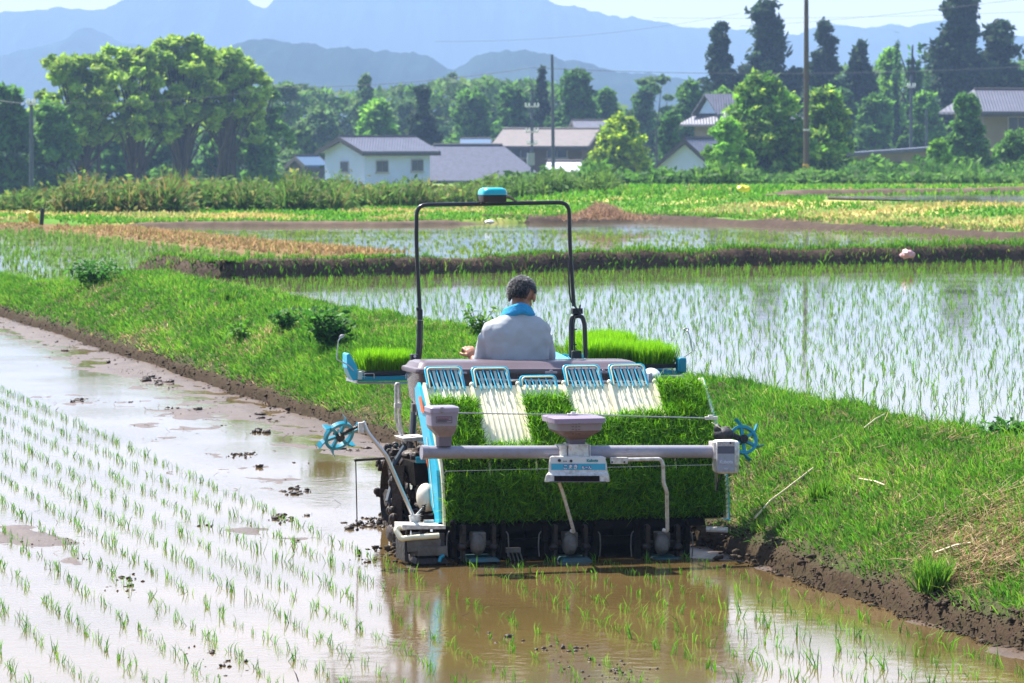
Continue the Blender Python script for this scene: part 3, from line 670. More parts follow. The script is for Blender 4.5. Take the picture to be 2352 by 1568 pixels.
# ------------------------------------------------------------------ trees
def tree(name, lab, px, ytop, ybase, hw, Y, kind, pal, seed, n=5000, ls=.30, group='trees behind the fields', cat='tree', lean=0):
    r = np.random.default_rng(seed); b = atY(px, ybase, Y); top = atY(px, ytop, Y).z; gzv = gz(b.x, Y); b.z = min(b.z, gzv+.3) if ybase > 400 else min(b.z, gzv+1.2)
    b.z = min(b.z, max(gzv, -5.4)); Ht = top-b.z; R = hw*Y/FP*(1.3 if kind == 'conifer' else 1.1)
    e = empty(name, b, lab, cat, group)
    tr = MB(); tw = max(.10, Ht*.018); cl = []
    if kind == 'round':
        k = 58
        for i in range(k):
            ph = r.uniform(0, 6.3); t = r.uniform(.12, 1); ring = math.sin(min(1, max(.05, (1-t)*1.35+.06))*math.pi/2)
            q = (b.x+math.cos(ph)*R*ring*r.uniform(.2, .82), b.y+math.sin(ph)*R*ring*r.uniform(.2, .82), b.z+Ht*(t*.94)); s = R*r.uniform(.17, .38); cl.append((q, (s, s, s*.75)))
    elif kind == 'conifer':
        k = 80
        for i in range(k):
            t = (i+.5)/k; ph = r.uniform(0, 6.3); w = R*1.6*(1.06-t)**.72*r.uniform(.3, .95)*(.85+.3*math.sin(t*17+seed)); s = R*(.17+.20*(1-t))*r.uniform(.6, 1.5)
            cl.append(((b.x+math.cos(ph)*w*.85, b.y+math.sin(ph)*w*.85, b.z+Ht*(.10+.87*t)), (s, s, s*.75)))
        for i in range(14): t = i/13; s = R*.36*(1.15-t); cl.append(((b.x, b.y, b.z+Ht*(.12+.85*t)), (s, s, s*1.5)))
    elif kind == 'flat':     # open crown of flat pads on long bare limbs
        k = 90
        for i in range(k):
            ph = r.uniform(0, 6.3); t = r.uniform(.5, 1); w = R*(1.15-abs(t-.66)*1.5)*r.uniform(.2, 1.0); s = R*r.uniform(.10, .21)
            cl.append(((b.x+math.cos(ph)*w, b.y+math.sin(ph)*w, b.z+Ht*(t*.96)), (s, s, s*.62)))
    elif kind == 'poplar':
        for j in range(5):
            ox = r.uniform(-.75, .75)*R; hh = r.uniform(.75, 1)
            for i in range(9): t = i/8; s = R*.22*(1.1-t*.8); cl.append(((b.x+ox+r.normal(0, .1), b.y+r.normal(0, .4), b.z+Ht*hh*(.1+.86*t)), (s, s, Ht*.07)))
    elif kind == 'airy':
        k = 34
        for i in range(k):
            ph = r.uniform(0, 6.3); t = r.uniform(.25, 1); w = R*math.sin(min(1, (1-t)*1.5+.15)*math.pi/2)*r.uniform(.3, 1); s = R*r.uniform(.13, .24)
            cl.append(((b.x+math.cos(ph)*w, b.y+math.sin(ph)*w, b.z+Ht*(t*.96)), (s, s, s*.5)))
    cx = b+Uv*Ht*(.93 if kind in ('conifer', 'poplar') else .55)
    tr.tube([b-Uv*.3, b.lerp(cx, .5)+Vector((r.normal(0, .03)*Ht*.3, 0, 0)), cx], [tw, tw*.75, tw*.3], 8)
    if kind == 'flat':
        for j in range(4):
            bb = b+Vector((r.uniform(-.3, .3)*R, r.uniform(-.5, .5), 0)); q = Vector(cl[r.integers(0, len(cl))][0]); tr.tube([bb-Uv*.3, bb.lerp(q, .45)+Uv*Ht*.12, q], [tw*.8, tw*.6, tw*.2], 7)
    if kind != 'conifer':
        for (q, s) in cl[::2]:
            q = Vector(q); st = b.lerp(cx, r.uniform(.35, .95)); tr.tube([st, st.lerp(q, .55)+Uv*Ht*.02, q], [tw*.38, tw*.25, tw*.1], 5)
    tr.build('trunk', BARK, e)
    n = int(n*(1.15 if kind == 'flat' else 1.5)); ls *= 1.15
    vol = np.array([c[1][0]**2 for c in cl]); pr = vol/vol.sum(); ci = r.choice(len(cl), n, p=pr)
    cc = np.array([c[0] for c in cl]); ss = np.array([c[1] for c in cl]); d = r.normal(0, 1, (n, 3)); d /= np.linalg.norm(d, axis=1, keepdims=True); rad = r.uniform(.25, 1, (n, 1))**.5
    d *= 1+.35*np.sin(d[:, [1, 2, 0]]*5+ci[:, None])
    C = cc[ci]+d*rad*ss[ci]+r.normal(0, .05, (n, 3))*R*.2
    tone = r.uniform(.85, 1.6, len(cl))[ci][:, None]
    col = palette(n, pal, r, .22)*tone; V, F_, Cc = leaf_cards(C-np.array(b), ls, np.clip(col, 0, 1), r, .35)
    link('crown', mkmesh('crown', V, F_, Cc), FOL, e); return e
MIDG = [(.09, .21, .03), (.12, .25, .035), (.07, .17, .03)]; DKG = [(.02, .046, .02), (.028, .06, .024), (.042, .075, .026)]
BRG = [(.16, .36, .03), (.13, .30, .03), (.2, .38, .04)]; OLV = [(.22, .36, .04), (.16, .27, .03), (.28, .40, .05)]; YEL = [(.38, .50, .02), (.28, .40, .02), (.12, .22, .02)]
DULL = [(.10, .19, .05), (.13, .21, .06), (.08, .15, .05)]; DEEP = [(.06, .16, .028), (.08, .19, .034), (.05, .12, .025)]
T = [
('locust_tree', 'tall open tree with flat leaf pads, outermost left of the tall group', 190, 118, 452, 105, 268, 'flat', OLV, 1, 6500, .30),
('locust_tree', 'tall open tree with forked bare trunk, second from left of the tall group', 305, 92, 455, 95, 272, 'flat', OLV, 2, 6500, .30),
('locust_tree', 'tallest tree of the left group, crown top highest above the blue hills', 420, 66, 455, 95, 275, 'flat', OLV, 3, 7500, .30),
('locust_tree', 'leaning open tree at the right end of the tall left group', 515, 105, 455, 95, 279, 'flat', OLV, 4, 6500, .30),
('broadleaf_tree', 'wide open tree trailing right below the tall left group', 585, 195, 455, 75, 285, 'flat', MIDG, 5, 5000, .3),
('broadleaf_tree', 'dark leafy tree at the left edge of the photo', 10, 195, 460, 85, 262, 'round', DEEP, 6, 6000, .32),
('broadleaf_tree', 'yellowish green tree just right of the left utility pole', 120, 240, 458, 75, 264, 'round', MIDG, 7, 6000, .3),
('broadleaf_tree', 'dense dark tree filling the gap under the tall left group', 250, 300, 460, 90, 290, 'round', DEEP, 8, 7000, .32),
('broadleaf_tree', 'dense mid green tree under the tallest left tree', 385, 312, 460, 85, 292, 'round', MIDG, 9, 7000, .32),
('broadleaf_tree', 'dense low tree under the leaning tree at left', 505, 298, 460, 85, 294, 'round', DEEP, 10, 6000, .32),
('broadleaf_tree', 'low dark bushy tree left of the white house', 600, 305, 445, 65, 280, 'round', MIDG, 11, 4500, .3),
('broadleaf_tree', 'pale hazy tree standing left behind the white house', 650, 180, 420, 65, 400, 'airy', DULL, 12, 4500, .4),
('broadleaf_tree', 'hazy round tree behind the roof ridge of the white house', 735, 235, 400, 75, 380, 'round', DULL, 13, 5000, .4),
('conifer_tree', 'faint narrow conifer far behind the white house', 838, 165, 360, 34, 420, 'conifer', DULL, 14, 3000, .4),
('broadleaf_tree', 'bright round tree directly above the white house roof', 870, 222, 400, 70, 345, 'round', BRG, 15, 6000, .32),
('conifer_tree', 'dark pointed conifer right behind the white house', 970, 187, 400, 36, 340, 'conifer', DKG, 16, 5000, .3),
('broadleaf_tree', 'feathery pale tree on the skyline right of the dark pointed conifer', 1030, 162, 400, 52, 450, 'airy', DULL, 17, 3500, .45),
('broadleaf_tree', 'feathery pale tree on the skyline left of the small conifer', 1105, 160, 400, 50, 455, 'airy', DULL, 18, 3500, .45),
('broadleaf_tree', 'wide green tree above the grey roofed annex', 1080, 205, 400, 80, 370, 'round', MIDG, 19, 7000, .34),
('broadleaf_tree', 'dark green tree above the brown roofed house', 1180, 190, 390, 65, 365, 'round', DEEP, 20, 6000, .34),
('conifer_tree', 'small pointed conifer just left of the tall thin pole', 1245, 142, 300, 24, 372, 'conifer', DKG, 21, 3200, .3),
('broadleaf_tree', 'big dark tree right of the tall thin pole', 1320, 155, 380, 75, 362, 'round', DEEP, 22, 8000, .34),
('broadleaf_tree', 'green shoulder tree right of the big dark tree', 1395, 200, 380, 50, 366, 'round', MIDG, 23, 4500, .34),
('broadleaf_tree', 'thin feathery tree standing alone against the blue mountain', 1500, 143, 380, 62, 380, 'airy', DULL, 24, 3600, .3),
('yellow_green_tree', 'round yellow green bush tree right of the brown roofed house', 1425, 268, 408, 78, 255, 'round', YEL, 25, 8000, .24),
('broadleaf_tree', 'small dark tree left of the temple style roof', 1540, 250, 400, 38, 290, 'round', DEEP, 26, 3500, .28),
('broadleaf_tree', 'green tree rising behind the temple style roof at its left', 1585, 175, 380, 62, 330, 'round', MIDG, 27, 6000, .32),
('broadleaf_tree', 'bright green tree right behind the temple style roof', 1665, 200, 350, 58, 325, 'round', BRG, 28, 5500, .3),
('conifer_tree', 'pointed dark cedar, leftmost of the cedars on the skyline', 1657, 44, 330, 52, 350, 'conifer', DKG, 29, 7500, .32),
('conifer_tree', 'tall broad dark cedar left of the long brown pole', 1760, -4, 330, 72, 352, 'conifer', DKG, 30, 11000, .34),
('conifer_tree', 'dark cedar with round top just right of the long brown pole', 1892, 40, 330, 44, 350, 'conifer', DKG, 31, 7000, .32),
('conifer_tree', 'lower dark cedar between the round topped cedar and the bright green tree', 1975, 90, 330, 55, 348, 'conifer', DKG, 32, 7000, .32),
('broadleaf_tree', 'bright green tree on the skyline between the cedars', 2045, 92, 330, 58, 356, 'round', BRG, 33, 5500, .32),
('poplar_tree', 'clump of upright pointed trees on the right skyline', 2095, 75, 320, 48, 350, 'poplar', DEEP, 34, 4500, .3),
('conifer_tree', 'tallest dark cedar with its top out of the photo at right', 2205, -30, 330, 80, 345, 'conifer', DKG, 35, 13000, .34),
('conifer_tree', 'dark cedar at the right edge of the photo', 2300, 40, 330, 75, 347, 'conifer', DKG, 36, 11000, .34),
('broadleaf_tree', 'green tree behind the low flat shed', 2010, 215, 400, 70, 320, 'round', MIDG, 37, 6500, .32),
('broadleaf_tree', 'dark tree left of the short blue pole', 1935, 190, 400, 60, 325, 'round', DEEP, 38, 6000, .32),
('broadleaf_tree', 'dull green tree right of the short blue pole', 2120, 205, 390, 60, 320, 'round', MIDG, 39, 6000, .3),
('broadleaf_tree', 'large leafy tree left of the long brown pole hiding the farmhouse', 1755, 178, 425, 110, 228, 'round', BRG[:2]+MIDG+OLV, 40, 15000, .22),
('broadleaf_tree', 'olive green tree right of the long brown pole', 1895, 205, 422, 85, 232, 'round', OLV+MIDG, 41, 9000, .22),
('broadleaf_tree', 'pale green tree with drooping edge at the left foot of the large leafy tree', 1670, 265, 425, 55, 222, 'round', BRG, 42, 6000, .2),
('broadleaf_tree', 'bushy dark green tree in front of the right hand house', 2225, 208, 400, 58, 245, 'round', DEEP+MIDG, 43, 8000, .22),
('shrub', 'rounded green shrub at the right edge below the tiled house', 2330, 308, 415, 65, 225, 'round', MIDG, 44, 5500, .2),
('shrub', 'small bright bush in front of the flat shed end', 2155, 322, 412, 38, 222, 'round', BRG, 45, 3500, .2),
('shrub', 'green shrub before the middle of the flat shed', 2010, 362, 418, 48, 220, 'round', MIDG, 46, 3500, .18),
('broadleaf_tree', 'dark tree behind the brown roofed house at its right', 1480, 190, 390, 45, 375, 'round', DEEP, 47, 3500, .34),
('broadleaf_tree', 'hazy green tree in the gap left of the feathery skyline trees', 935, 225, 400, 50, 410, 'round', DULL, 48, 3500, .4),
('broadleaf_tree', 'hazy low tree between the tall left group and the white house', 690, 285, 430, 55, 330, 'round', DULL, 49, 4500, .34),
('red_shrub', 'small dark red shrub in front of the grey annex roof', 1135, 405, 445, 17, 205, 'round', [(.16, .05, .04), (.10, .06, .03)], 50, 900, .12),
]
for a in T: tree(a[0], a[1], a[2], a[3], a[4], a[5], a[6], a[7], a[8], a[9], a[10], a[11], cat='shrub' if 'shrub' in a[0] else 'tree')

def far_wood(name, sil, Y, n, pal, seed, ls=.6):
    r = np.random.default_rng(seed); px = r.uniform(sil[0][0], sil[-1][0], n); top = np.interp(px, [a for a, b in sil], [b for a, b in sil])
    top = top+np.array([14*fbm(p*.03, 1, seed, 4)+8*fbm(p*.15, 1, seed, 2) for p in px]); t = r.uniform(0, 1, n)**.7; zt = CH+(HZ-top)*Y/FP; z = -5.5+(zt+5.5)*t; y = Y+r.uniform(0, 1, n)*10-(1-t)*8
    y += 3*np.array([fbm(a*.06, b*.5, seed+3, 3) for a, b in zip(px, z)])
    C = np.stack([(px-W/2)/FP*Y, y, z], 1); tone = np.array([1+.8*fbm(a*.05, b*.45, seed, 3) for a, b in zip(px, z)])[:, None]
    V, F_, Cc = leaf_cards(C, ls, np.clip(palette(n, pal, r, .25)*tone, 0, 1), r, .3); link(name, mkmesh(name, V, F_, Cc), FOL, kind='stuff')
far_wood('far_woods', [(-80, 235), (100, 262), (250, 300), (560, 292), (620, 195), (700, 195), (800, 215), (900, 200), (1000, 190), (1100, 180), (1250, 185), (1400, 225), (1460, 262), (1530, 262), (1600, 215), (1680, 165), (1800, 165), (1950, 150), (2100, 160), (2420, 130)], 430, 36000, DULL+MIDG, 5)
# hedges and rank weeds along the field edge (nobody could count them)
def weed_band(name, x0, x1, yb, hp, Y, n, pal, seed, wd=.055, jit=.35, dep=6):
    n = int(n*1.35)
    r = np.random.default_rng(seed); px = r.uniform(x0, x1, n); yy = Y+r.uniform(0, dep, n); k = np.array([fbm(p*.02, 3, seed, 3) for p in px])
    pts = np.stack([(px-W/2)/FP*Y, yy, np.zeros(n)], 1); pts[:, 2] = [gz(a, b)-.1 for a, b in pts[:, :2]]
    hz = atY(0, yb-hp, Y).z-pts[:, 2].mean(); ln = hz*(1+1.3*k+.5*np.array([fbm(p*.11, 8, seed, 3) for p in px]))*r.uniform(.35, 1.1, n)
    scatter_blades(name, pts, np.clip(ln, .1, 9), wd*r.uniform(.6, 1.4, n), palette(n, pal, r, .3), jit=jit, seed=seed, bend=.4)
    m = n; C = pts[:m]+np.stack([r.normal(0, .3, m), r.normal(0, .3, m), np.clip(ln, .1, 9)*r.uniform(.1, .95, m)], 1)
    V, F_, Cc = leaf_cards(C, wd*2.0, palette(m, pal, r, .35), r, .4); link(name, mkmesh(name, V, F_, Cc), FOL, kind='stuff')
WDS = [(.10, .20, .035), (.13, .22, .04), (.08, .16, .03), (.2, .2, .06)]
weed_band('rank_weeds', -60, 130, 480, 38, 109, 2600, WDS, 1)
weed_band('rank_weeds', 130, 420, 486, 62, 108, 6000, WDS+[(.24, .17, .06)], 2)
weed_band('rank_weeds', 400, 780, 480, 58, 111, 8000, WDS, 3)
weed_band('rank_weeds', 740, 1120, 470, 46, 116, 7000, WDS, 4)
weed_band('rank_weeds', 1080, 1400, 455, 46, 126, 6000, WDS[:3], 5)
weed_band('hedge_plants', 1180, 1700, 432, 38, 165, 8000, DEEP+MIDG, 6, .11)
weed_band('hedge_plants', 1600, 2420, 424, 26, 185, 8000, MIDG+WDS[:1], 7, .11)
weed_band('hedge_plants', 1950, 2420, 420, 40, 198, 6000, DEEP+MIDG, 8, .12)

# ------------------------------------------------------------------ houses
TILE = mat('grey_roof_tiles', (.11, .11, .15), rough=.38, noise=.35, nscale=1.5)
TILEL = mat('flat_grey_roof', (.075, .088, .155), rough=.6, noise=.5, nscale=3.5)
TILEB = mat('brownish_roof_tiles', (.155, .125, .12), rough=.6, noise=.3, nscale=2)
for tm, sc in ((TILE, 14),):
    nt = tm.node_tree; wv = nt.nodes.new('ShaderNodeTexWave'); wv.inputs['Scale'].default_value = 1.5; wv.bands_direction = 'X'; tc = nt.nodes.new('ShaderNodeTexCoord'); bp = nt.nodes.new('ShaderNodeBump')
    bp.inputs['Strength'].default_value = .6; bp.inputs['Distance'].default_value = .05; nt.links.new(tc.outputs['Object'], wv.inputs['Vector']); nt.links.new(wv.outputs[1], bp.inputs['Height']); nt.links.new(bp.outputs[0], nt.nodes['Principled BSDF'].inputs['Normal'])
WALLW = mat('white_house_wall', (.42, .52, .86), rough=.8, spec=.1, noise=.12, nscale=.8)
WALLB = mat('beige_wall', (.19, .165, .15), rough=.85, noise=.25, nscale=.7)
WALLD = mat('dark_timber_wall', (.11, .075, .065), rough=.8, noise=.3, nscale=1)
TRIM = mat('dark_eaves', (.045, .04, .045), rough=.7); GLASS = mat('window_glass', (.03, .035, .05), rough=.12, spec=.8); FRM = mat('window_frame', (.30, .30, .32), rough=.5)
def house(name, lab, x0, x1, yr, ye, yb, Y, rot, depth, m_roof, m_wall, over=.7, wins=(), gwins=(), hip=0.0, ridge=None, cat='house', gfill=None):
    """x0,x1 = corners of the long wall, yr ridge row, ye eaves row, yb foot row; rot turns the left gable into view"""
    a = atY(x0, ye, Y); c = math.cos(rot); sn = math.sin(rot); X = Vector((c, sn, 0)); N = Vector((-sn, c, 0)); le = (x1-x0)*Y/FP/c
    org = Vector((a.x, Y, 0)); zE = a.z; zG = atY(x0, yb, Y).z; zR = atY(x0, yr, Y+depth/2).z
    e = empty(name, Vector((a.x, Y, zG)), lab, cat, 'houses in the village'); p = lambda u, d, z: org+X*u+N*d+Uv*z
    w = MB(); w.loft([[p(0, 0, zG), p(le, 0, zG), p(le, depth, zG), p(0, depth, zG)], [p(0, 0, zE), p(le, 0, zE), p(le, depth, zE), p(0, depth, zE)]])
    if hip == 0:
        for u in (0, le-.01): w.prism([p(u, 0, zE), p(u, depth, zE), p(u, depth/2, zR-.12)], X*.01)
    w.build('wall', m_wall, e, smooth=False)
    sl_ = (zR-zE)/(depth/2); o_ = over; th = .16; rf = MB(); h = hip
    lo = lambda u, s: p(u, depth/2+s*(depth/2+o_), zE-o_*sl_)
    for s in (-1, 1):
        rf.prism([lo(-o_, s), lo(le+o_, s), p(le+o_-h*(depth/2+o_), depth/2, zR), p(-o_+h*(depth/2+o_), depth/2, zR)], Uv*th)
    if h > 0:
        for (u0, u1) in ((-o_, -o_+h*(depth/2+o_)), (le+o_, le+o_-h*(depth/2+o_))): rf.prism([lo(u0, -1), lo(u0, 1), p(u1, depth/2, zR)], Uv*th)
    ro = rf.build('roof', m_roof, e, smooth=False)
    ed = MB(); ed.tube([p(-o_+h*(depth/2+o_), depth/2, zR+th), p(le+o_-h*(depth/2+o_), depth/2, zR+th)], .13, 6).build('ridge_tiles', TRIM, ro)
    ed = MB()
    if h == 0:
        for u in (-o_-.05, le+o_+.05):
            for s in (-1, 1): ed.prism([lo(u, s)-Uv*.22, p(u, depth/2, zR)-Uv*.22, p(u, depth/2, zR)+Uv*(th-.02), lo(u, s)+Uv*(th-.02)], X*.07)
    q0, q1 = lo(-o_, -1), lo(le+o_, -1); ed.prism([q0-Uv*.2, q1-Uv*.2, q1+Uv*.01, q0+Uv*.01], -N*.06); ed.build('eaves', TRIM, ro, smooth=False)
    def win(pt, XX, w_, h_, NN):
        f = MB(); f.box(pt, (w_, .08, h_), (XX, NN, Uv)); fo = f.build('window', FRM, e, smooth=False)
        g = MB()
        for k in (-1, 1): g.box(pt+XX*k*w_*.235-NN*.05, (w_*.43, .03, h_*.86), (XX, NN, Uv))
        g.build('pane', GLASS, fo, smooth=False)
        g = MB(); g.box(pt-Uv*(h_/2+.06)-NN*.06, (w_*1.12, .14, .07), (XX, NN, Uv)); g.build('sill', FRM, fo, smooth=False)
    for (fx, py, w_, h_) in wins: win(p(le*fx, -.02, atY(0, py, Y).z), X, w_, h_, N)
    for (fd, py, w_, h_) in gwins: win(p(-.02, depth*fd, atY(0, py, Y).z), -N, w_, h_, X)
    return e, p, le, zE, zR, zG
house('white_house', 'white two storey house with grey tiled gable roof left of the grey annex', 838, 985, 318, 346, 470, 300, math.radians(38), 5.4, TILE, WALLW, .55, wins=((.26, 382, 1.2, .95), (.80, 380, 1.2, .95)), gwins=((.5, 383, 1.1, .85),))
house('grey_annex', 'long low house with a plain grey blue roof beside the white house', 925, 1236, 337, 406, 450, 309, math.radians(4), 7.5, TILEL, WALLB, .7, hip=.75, wins=((.2, 424, 1.6, .8), (.6, 424, 1.6, .8)))
house('brown_roof_house', 'dark walled house with brownish roof behind the transformer pole', 1150, 1335, 300, 333, 400, 322, math.radians(-14), 7.5, TILEB, WALLD, .7, wins=((.25, 350, 1.8, .9), (.7, 350, 1.8, .9)))
house('tiled_house', 'grey tiled roof rising just behind the brown roofed house', 1340, 1450, 280, 305, 400, 345, math.radians(8), 6, TILE, WALLB, .6)
house('small_shed', 'small bright metal roofed shed at the foot of the tall thin pole', 1262, 1320, 375, 396, 430, 268, math.radians(-8), 3.2, mat('pale_metal_roof', (.6, .6, .66), rough=.35, metal=.3), TRIM, .35, cat='shed')
e, p, le, zE, zR, zG = house('temple_roof_house', 'farmhouse with layered curved tile roof and small white gable', 1680, 1840, 232, 276, 420, 300, math.radians(24), 6.4, TILE, WALLB, .95, hip=.45, wins=((.15, 300, 1.7, .9),))
m = MB(); m.prism([p(-.3, 1.6, zE+.55), p(-.3, 4.8, zE+.55), p(-.3, 3.2, zR+.25)], -(p(1, 0, 0)-p(0, 0, 0))*.12); m.build('gable', WALLW, e, smooth=False)
m = MB()
for s_ in (-1, 1): m.prism([p(-.75, 3.2+s_*2.3, zE+.35), p(1.6, 3.2+s_*2.3, zE+.35), p(2.2, 3.2, zR+.45), p(-.75, 3.2, zR+.45)], Uv*.14)
m.build('gable_roof', TILE, e, smooth=False)
house('white_gable_storehouse', 'white gabled storehouse with grey roof below the temple style roof', 1638, 1700, 322, 376, 430, 270, math.radians(60), 4.1, TILE, WALLW, .5)
house('low_tiled_shed', 'low tiled roof partly hidden right of the long brown pole', 1850, 1945, 318, 352, 420, 262, math.radians(14), 5, TILE, WALLB, .6, hip=.4)
# long flat shed
Y = 250; a, b = atY(1925, 358, Y), atY(2135, 342, Y-4); e = empty('flat_roof_shed', Vector((a.x, Y, -2.2)), 'long beige shed with a thin flat roof at right behind the bushes', 'shed', 'houses in the village')
d = (b-a); m = MB(); m.prism([Vector((a.x, Y, -3)), Vector((b.x, Y-4, -3)), Vector((b.x, Y-4, b.z-.1)), Vector((a.x, Y, a.z-.1))], (0, 4, 0)); m.build('wall', WALLB, e, smooth=False)
m = MB(); m.prism([Vector((a.x-.6, Y-.5, a.z-.1)), Vector((b.x+.6, Y-4.5, b.z-.1)), Vector((b.x+.6, Y-4.5, b.z+.16)), Vector((a.x-.6, Y-.5, a.z+.12))], (0, 5, 0)); m.build('roof', TILEL, e, smooth=False)
for k in (.10, .72): q = a.lerp(b, k); MB().box((q.x, q.y-.05, atY(0, 385, Y).z-.1), (1.6, .1, 1.0), AXW).build('opening', GLASS, e, smooth=False)
house('right_tiled_house', 'two storey beige house with ribbed tile roof at the right edge', 2262, 2480, 210, 250, 410, 262, math.radians(14), 6, TILE, WALLB, .8, wins=((.36, 287, 1.5, 1.2),), hip=.3)
house('blue_tin_shed', 'tiny shed with blue roof left beside the white house', 705, 742, 362, 380, 440, 306, math.radians(30), 3, mat('blue_tin_roof', (.05, .11, .2), rough=.5), TRIM, .3, cat='shed')
house('far_blue_roof', 'narrow blue roof peeking out behind the grey annex ridge', 1065, 1120, 322, 331, 380, 350, 0, 3, MATS['blue_tin_roof'], WALLD, .3, cat='shed')
m = MB(); q0, q1 = atY(688, 412, 292), atY(770, 440, 292); m.prism([Vector((q0.x, 292, -3.5)), Vector((q1.x, 292, -3.5)), Vector((q1.x, 292, q0.z)), Vector((q0.x, 292, q0.z))], (0, .25, 0))
tag(m.build('block_wall', WALLB, origin=(q0.x, 292, -3.5), smooth=False), 'low pinkish garden wall at the left foot of the white house', 'wall')

# ------------------------------------------------------------------ poles and wires
CONC = mat('concrete_pole', (.06, .075, .12), rough=.8, noise=.2, nscale=2); PBR = mat('brown_pole', (.10, .075, .06), rough=.8, noise=.3, nscale=2)
def pole(px, pt, pb, Y, w, lab, m=CONC, arms=(), pxt=None, extra=None):
    b = atY(px, pb, Y); b.z = min(b.z, gz(b.x, Y)+.1); t = atY(pxt or px, pt, Y); r_ = w/2*Y/FP
    e = empty('utility_pole', b, lab, 'utility pole', 'utility poles'); MB().tube([b-Uv*.3, b.lerp(t, .5), t], [r_*1.15, r_, r_*.75], 10).build('pole', m, e)
    for (pa, hw) in arms:
        c = b.lerp(t, (pb-pa)/(pb-pt)); MB().box(c-Vector((0, r_*1.2, 0)), (hw*2*Y/FP, .09, .11), AXW).build('crossarm', STEEL, e)
        ins = MB()
        for k in (-.9, -.4, .4, .9): ins.tube([c+Vector((k*hw*Y/FP, -r_*1.2, .05)), c+Vector((k*hw*Y/FP, -r_*1.2, .30))], [.07, .05], 8)
        ins.build('insulator', mat('white_insulator', (.75, .75, .78), rough=.2), e)
    return e, b, t
pole(72, 232, 470, 225, 10, 'blue grey pole at far left before the dark trees', arms=((238, 10),))
e, b, t = pole(1222, 205, 365, 300, 6.5, 'pole with transformer and insulators above the brown roofed house', arms=((228, 16), (262, 15), (278, 12)))
c = b.lerp(t, .42); MB().tube([c+Vector((-.1, -.45, -.5)), c+Vector((-.1, -.45, .45))], .3, 12).build('transformer', mat('transformer_grey', (.2, .24, .28), rough=.5), e)
pole(1272, 125, 402, 262, 8, 'tall bare thin pole right of the transformer pole', arms=(), pxt=1268)
pole(1508, 292, 396, 240, 6, 'short thin pole beside the yellow green tree')
e, b, t = pole(1852, -60, 417, 200, 12.5, 'long dark brown pole with a striped yellow band at its foot', m=PBR)
def band_mat():
    m = bpy.data.materials.new('striped_guard'); m.use_nodes = True; nt = m.node_tree; w = nt.nodes.new('ShaderNodeTexWave'); w.bands_direction = 'DIAGONAL'; w.inputs['Scale'].default_value = 1.3
    g = nt.nodes.new('ShaderNodeTexCoord'); cr = nt.nodes.new('ShaderNodeValToRGB'); cr.color_ramp.interpolation = 'CONSTANT'; cr.color_ramp.elements[0].color = (.04, .035, .03, 1); cr.color_ramp.elements[1].color = (.5, .3, .03, 1); cr.color_ramp.elements[1].position = .45
    nt.links.new(g.outputs['Object'], w.inputs[0]); nt.links.new(w.outputs[1], cr.inputs[0]); nt.links.new(cr.outputs[0], nt.nodes['Principled BSDF'].inputs['Base Color']); return m
q0, q1 = atY(1852, 412, 200), atY(1852, 376, 200); MB().tube([q0, q1], .175, 12).build('striped_guard', band_mat(), e)
q0 = atY(1852, 298, 200); MB().tube([q0-Uv*.05, q0+Uv*.05], .165, 12).build('steel_band', STEEL, e)
pole(2093, 172, 332, 285, 8.5, 'blue grey pole with a short crossarm rising over the flat shed', arms=((186, 9),))
pole(2128, 250, 332, 300, 6, 'small low post right of the blue grey pole over the flat shed')
WIRE = mat('wire', (.05, .05, .06), rough=.6)
def wire(a, b, sag, lab, rad=.022):
    pts = [a.lerp(b, k/12)-Uv*sag*4*(k/12)*(1-k/12) for k in range(13)]
    tag(MB().tube(pts, rad, 4).build('power_line', WIRE, origin=a), lab, 'power line', 'power lines')
wire(atY(-60, 212, 240), atY(72, 236, 225), .2, 'wire running left from the far left pole', .016)
wire(atY(74, 236, 225), atY(600, 208, 260), .3, 'faint wire from the far left pole across the tall tree group', .016)
wire(atY(600, 200, 330), atY(1222, 155, 330), .5, 'wire crossing behind the village above the white house')
wire(atY(1222, 155, 330), atY(2400, 150, 330), .6, 'wire running right across the cedars')
wire(atY(1700, 60, 420), atY(2400, -10, 300), .3, 'thin wire high over the right skyline', .016)
wire(atY(1500, 40, 420), atY(2400, 25, 380), .3, 'second thin wire high over the right skyline', .016)
wire(atY(1000, 95, 500), atY(1700, 30, 500), 1.0, 'faint wire slanting up across the mountain', .02)
# small things on the fields
YB = mat('yellow_plastic_sheet', (.85, .68, .04), rough=.4, bump=.6, bscale=9); PK = mat('pink_plastic', (.75, .42, .42), rough=.35, bump=.6, bscale=14)
def lump(name, lab, cat, c, ax, rad, m, seed, s0=(1, 1, 1)):
    mb = MB(); mb.ball((0, 0, 0), rad, ax, 18, 12); vs = []
    for v in mb.v: vs.append(c+v*(1+.45*mnoise.noise(v*(2.2/max(rad))+Vector((seed, 0, 0)))))
    mb.v = vs; o = mb.build(name, m, origin=c); tag(o, lab, cat); return o
a, b = atY(60, 485, 99.5), atY(86, 509, 99.5); d = (b-a); ln = d.length; lump('yellow_sack', 'yellow plastic sack leaning near the black post at far left', 'sack', a.lerp(b, .5), (d.normalized(), Vector((0, 1, 0)), d.normalized().cross(Vector((0, 1, 0)))), (ln*.52, .12, .11), YB, 3)
q = atY(95, 516, 99); tag(MB().tube([q, atY(98, 479, 99)], .055, 8).build('black_post', RUB, origin=q), 'short black post in the dry grass at far left', 'post')
c = onz(1707, 439, 1.2); lump('yellow_bag', 'small yellow bag lying on the green bank at right', 'bag', c+Uv*.08, AXW, (.17, .15, .085), YB, 7)
c = onz(2085, 583, .86); lump('pink_bag', 'crumpled pink and white plastic bag on the earth ridge', 'bag', c+Uv*.0, AXW, (.11, .09, .075), PK, 9)
